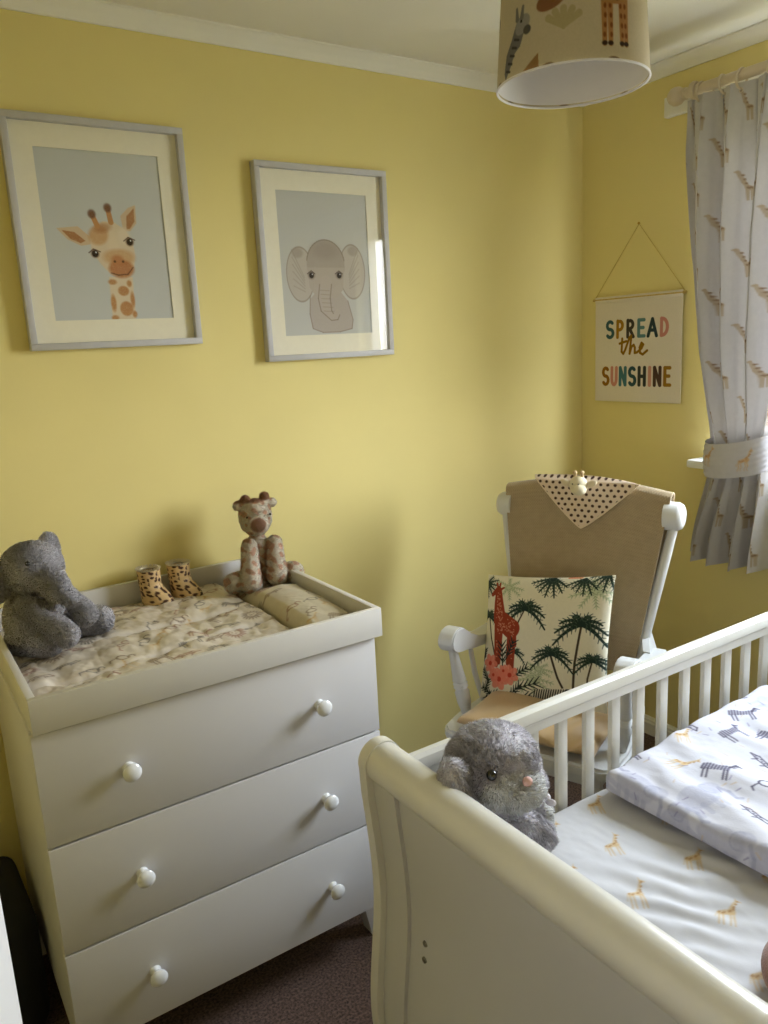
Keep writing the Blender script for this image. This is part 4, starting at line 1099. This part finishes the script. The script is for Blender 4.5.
# spotted giraffe toy
def gcol(P):
    c = np.empty((len(P), 3)); c[:] = (255,240,220)
    q = np.sin(P[:, 0]*215+1.5*np.sin(P[:, 2]*90))+np.sin(P[:, 2]*235+1.2*np.sin(P[:, 0]*120))+.6*np.sin(P[:, 1]*200)
    m = np.clip((q-.35)*3, 0, 1)[:, None]; c = c*(1-m)+np.array((234,192,162))*m
    # brown nose and horns
    d = np.linalg.norm((P-np.array((.872,1.998,1.098)))/np.array((.024,.02,.022)), axis=1); m = np.clip((1.1-d)*4, 0, 1)[:, None]; c = c*(1-m)+np.array((188,146,120))*m
    m = np.clip((P[:, 2]-1.152)*200, 0, 1)[:, None]; c = c*(1-m)+np.array((176,130,100))*m
    return c
GI = [('e',(.893,2.066,1.108),(.048,.042,.054)), ('e',(.878,2.028,1.094),(.037,.030,.032)), ('e',(.853,2.078,1.146),(.021,.011,.015)), ('e',(.946,2.072,1.142),(.021,.011,.014)),
      ('c',(.868,2.075,1.150),(.870,2.075,1.162),.013,.013), ('c',(.925,2.070,1.150),(.928,2.070,1.164),.012,.013),
      ('e',(.900,2.085,.978),(.042,.038,.082)), ('c',(.860,2.052,1.030),(.832,1.995,.936),.022,.031), ('c',(.940,2.052,1.026),(.912,1.990,.944),.022,.030),
      ('c',(.880,2.085,.925),(.792,2.025,.938),.026,.029), ('c',(.915,2.085,.930),(.968,1.998,.940),.027,.032)]
me = furry(plush_mesh(GI, .0035, 3), 80000, .0038, .0009, gcol, 3, .2, .0005)
gt = thing('plush_giraffe', 'small beige and brown spotted plush giraffe sitting against the wall', 'soft toy', (.89, 2.07, .90))
link('giraffe_body', me, M['plush'], gt)
B().ball((.922,2.026,1.118), .0036, sub=2).put('eye', M['eye'], gt); B().ball((.852,2.030,1.118), .0036, sub=2).put('eye', M['eye'], gt)

# grey and white rabbit in the cot corner
def bcol(P):
    c = np.empty((len(P), 3)); c[:] = (232,226,232)
    c *= (1+.10*np.sin(P[:, :1]*50+2*np.sin(P[:, 2:]*40)))
    # white face below the brow, on the side that looks along the cot
    d1 = (np.linalg.norm((P-np.array((.790,.858,.838)))/np.array((.082,.060,.046)), axis=1))
    d2 = (np.linalg.norm((P-np.array((.935,.925,.715)))/np.array((.036,.045,.055)), axis=1))
    for d in (d1, d2): m = np.clip((1.0-d)*6, 0, 1)[:, None]; c = c*(1-m)+np.array((255,252,246))*m
    m = np.clip((1.0-np.linalg.norm((P-np.array((.752,.878,.892)))/np.array((.022,.03,.020)), axis=1))*5, 0, 1)[:, None]; c = c*(1-m)+np.array((206,200,200))*m
    return c
BU = [('e',(.813,.950,.851),(.086,.082,.072)), ('e',(.812,.880,.837),(.048,.036,.030)), ('e',(.775,.892,.848),(.036,.032,.028)),
      ('c',(.715,.935,.880),(.692,.900,.820),.024,.030), ('c',(.905,.985,.835),(.955,.992,.745),.018,.024),
      ('e',(.845,.960,.690),(.072,.070,.095)), ('e',(.905,.955,.722),(.040,.042,.046)), ('c',(.845,.905,.745),(.890,.905,.705),.024,.025),
      ('c',(.83,.93,.632),(.880,.925,.632),.030,.033), ('c',(.85,.98,.632),(.895,.975,.632),.030,.031)]
me = furry(plush_mesh(BU, .005, 5), 110000, .0075, .0008, bcol, 5, .3, .0010, .8)
bu = thing('plush_rabbit', 'grey and white plush rabbit with pink nose sitting in the cot corner', 'soft toy', (.84, .95, .60))
link('rabbit_body', me, M['plush'], bu)
B().ball((.7556,.884,.884), .0090, sub=3).put('eye', M['eye'], bu, label='shiny black eye')
B().ball((.808,.856,.866), (.009,.008,.008), sub=3).put('nose', M['pink'], bu, label='pink nose')
b = B()
for s2 in (-1, 1): b.ball((.908+.004*s2,.915+.016*s2,.768), (.004,.011,.007), (.3*s2,0,.3), 3)
b.ball((.912,.915,.768), .006, sub=2)
b.put('neck_ribbon', M['ribbon'], bu, label='small pale ribbon bow')

# ================================================================= BABY BOOTS
def boot_mesh():
    """local: toe towards +x, height z, length .10"""
    nz, na = 60, 72
    Z = np.linspace(0, 1, nz); A = np.linspace(0, 2*PI, na)
    AA, ZZ = np.meshgrid(A, Z[::-1]); h = .098
    z = .008+ZZ*h
    rx = np.interp(ZZ, [0,.12,.3,.45,.6,1], [.050,.050,.043,.033,.030,.031]); ry = np.interp(ZZ, [0,.12,.3,.5,1], [.031,.032,.031,.030,.031])
    cx = np.interp(ZZ, [0,.12,.3,.45,.6,1], [.008,.008,.001,-.009,-.013,-.014])
    P = np.stack([cx+rx*np.cos(AA)*(1-.08*(np.abs(np.sin(AA)))), ry*np.sin(AA), z], -1)
    cl = np.empty(P.shape); cl[:] = (206,174,124)
    r = np.random.default_rng(4)
    spots = [((k*2.399+.7*r.random()) % (2*PI), (k+.5)/105+.03*r.normal()) for k in range(105)]
    for a, zz in spots:
        da = (AA-a+PI) % (2*PI)-PI; d = np.hypot(da*.03/(.0044+.0020*np.sin(a*9)), (ZZ-zz)*h/(.0044+.0014*np.cos(a*7))); m = (d < 1)[..., None]; cl = np.where(m, np.array((66,34,22)), cl)
    return grid_mesh(P, cl)
me_b = boot_mesh()
def boot(x, y, rz, label):
    t = thing('baby_boot', label, 'baby boot', (x, y, .888), rz, 'pair of leopard print baby boots')
    o = link('upper', me_b.copy(), M['leopard'], t, local=True); solidify(o, .002)
    b = B(); b.prism([(.008+.052*math.cos(a), .029*math.sin(a), .0) for a in np.linspace(0, 2*PI, 33)[:-1]], (0,0,.010)); link('sole', b.mesh(), M['sole'], t, local=True)
    b = B()
    r = np.random.default_rng(int(abs(x)*1000))
    for k in range(420):
        a = r.random()*2*PI; q = Vector((-.014+.030*math.cos(a), .027*math.sin(a), .104)); d = Vector((math.cos(a)*.4+r.normal()*.4, math.sin(a)*.4+r.normal()*.4, .9)).normalized()*.010
        b.tube([q, q+d], [.0009,.0002], 3, False)
    b.torus((-.014,0,.104), .0275, .0035, (0,0,1), 24, 6)
    link('fur_cuff', b.mesh(), M['boot_fur'], t, local=True)
boot(.598, 2.135, math.radians(-58), 'leopard print fur-lined baby boot, left of the pair, on the changing mat')
boot(.684, 2.135, math.radians(-58), 'leopard print fur-lined baby boot, right of the pair, nearer the giraffe')

# ================================================================= BLACK BAG BEHIND THE DOOR
b = B(); b.box(-.10, .142, 1.78, 2.10, .0, .33, .05, 5)
for v in b.bm.verts:
    v.co.x += .006*math.sin(v.co.z*30+v.co.y*20); v.co.z *= 1+.08*math.sin((v.co.y-1.78)*9)
bag = thing('black_bag', 'black fabric bag on the floor between door and chest of drawers', 'bag', (.02, 1.94, 0))
b.put('bag_body', M['black'], bag)
B().tube([(-.02+.09*math.cos(a), 1.93, .33+.10*math.sin(a)) for a in np.linspace(0, PI, 17)], .006, 8).put('handle', M['black'], bag)
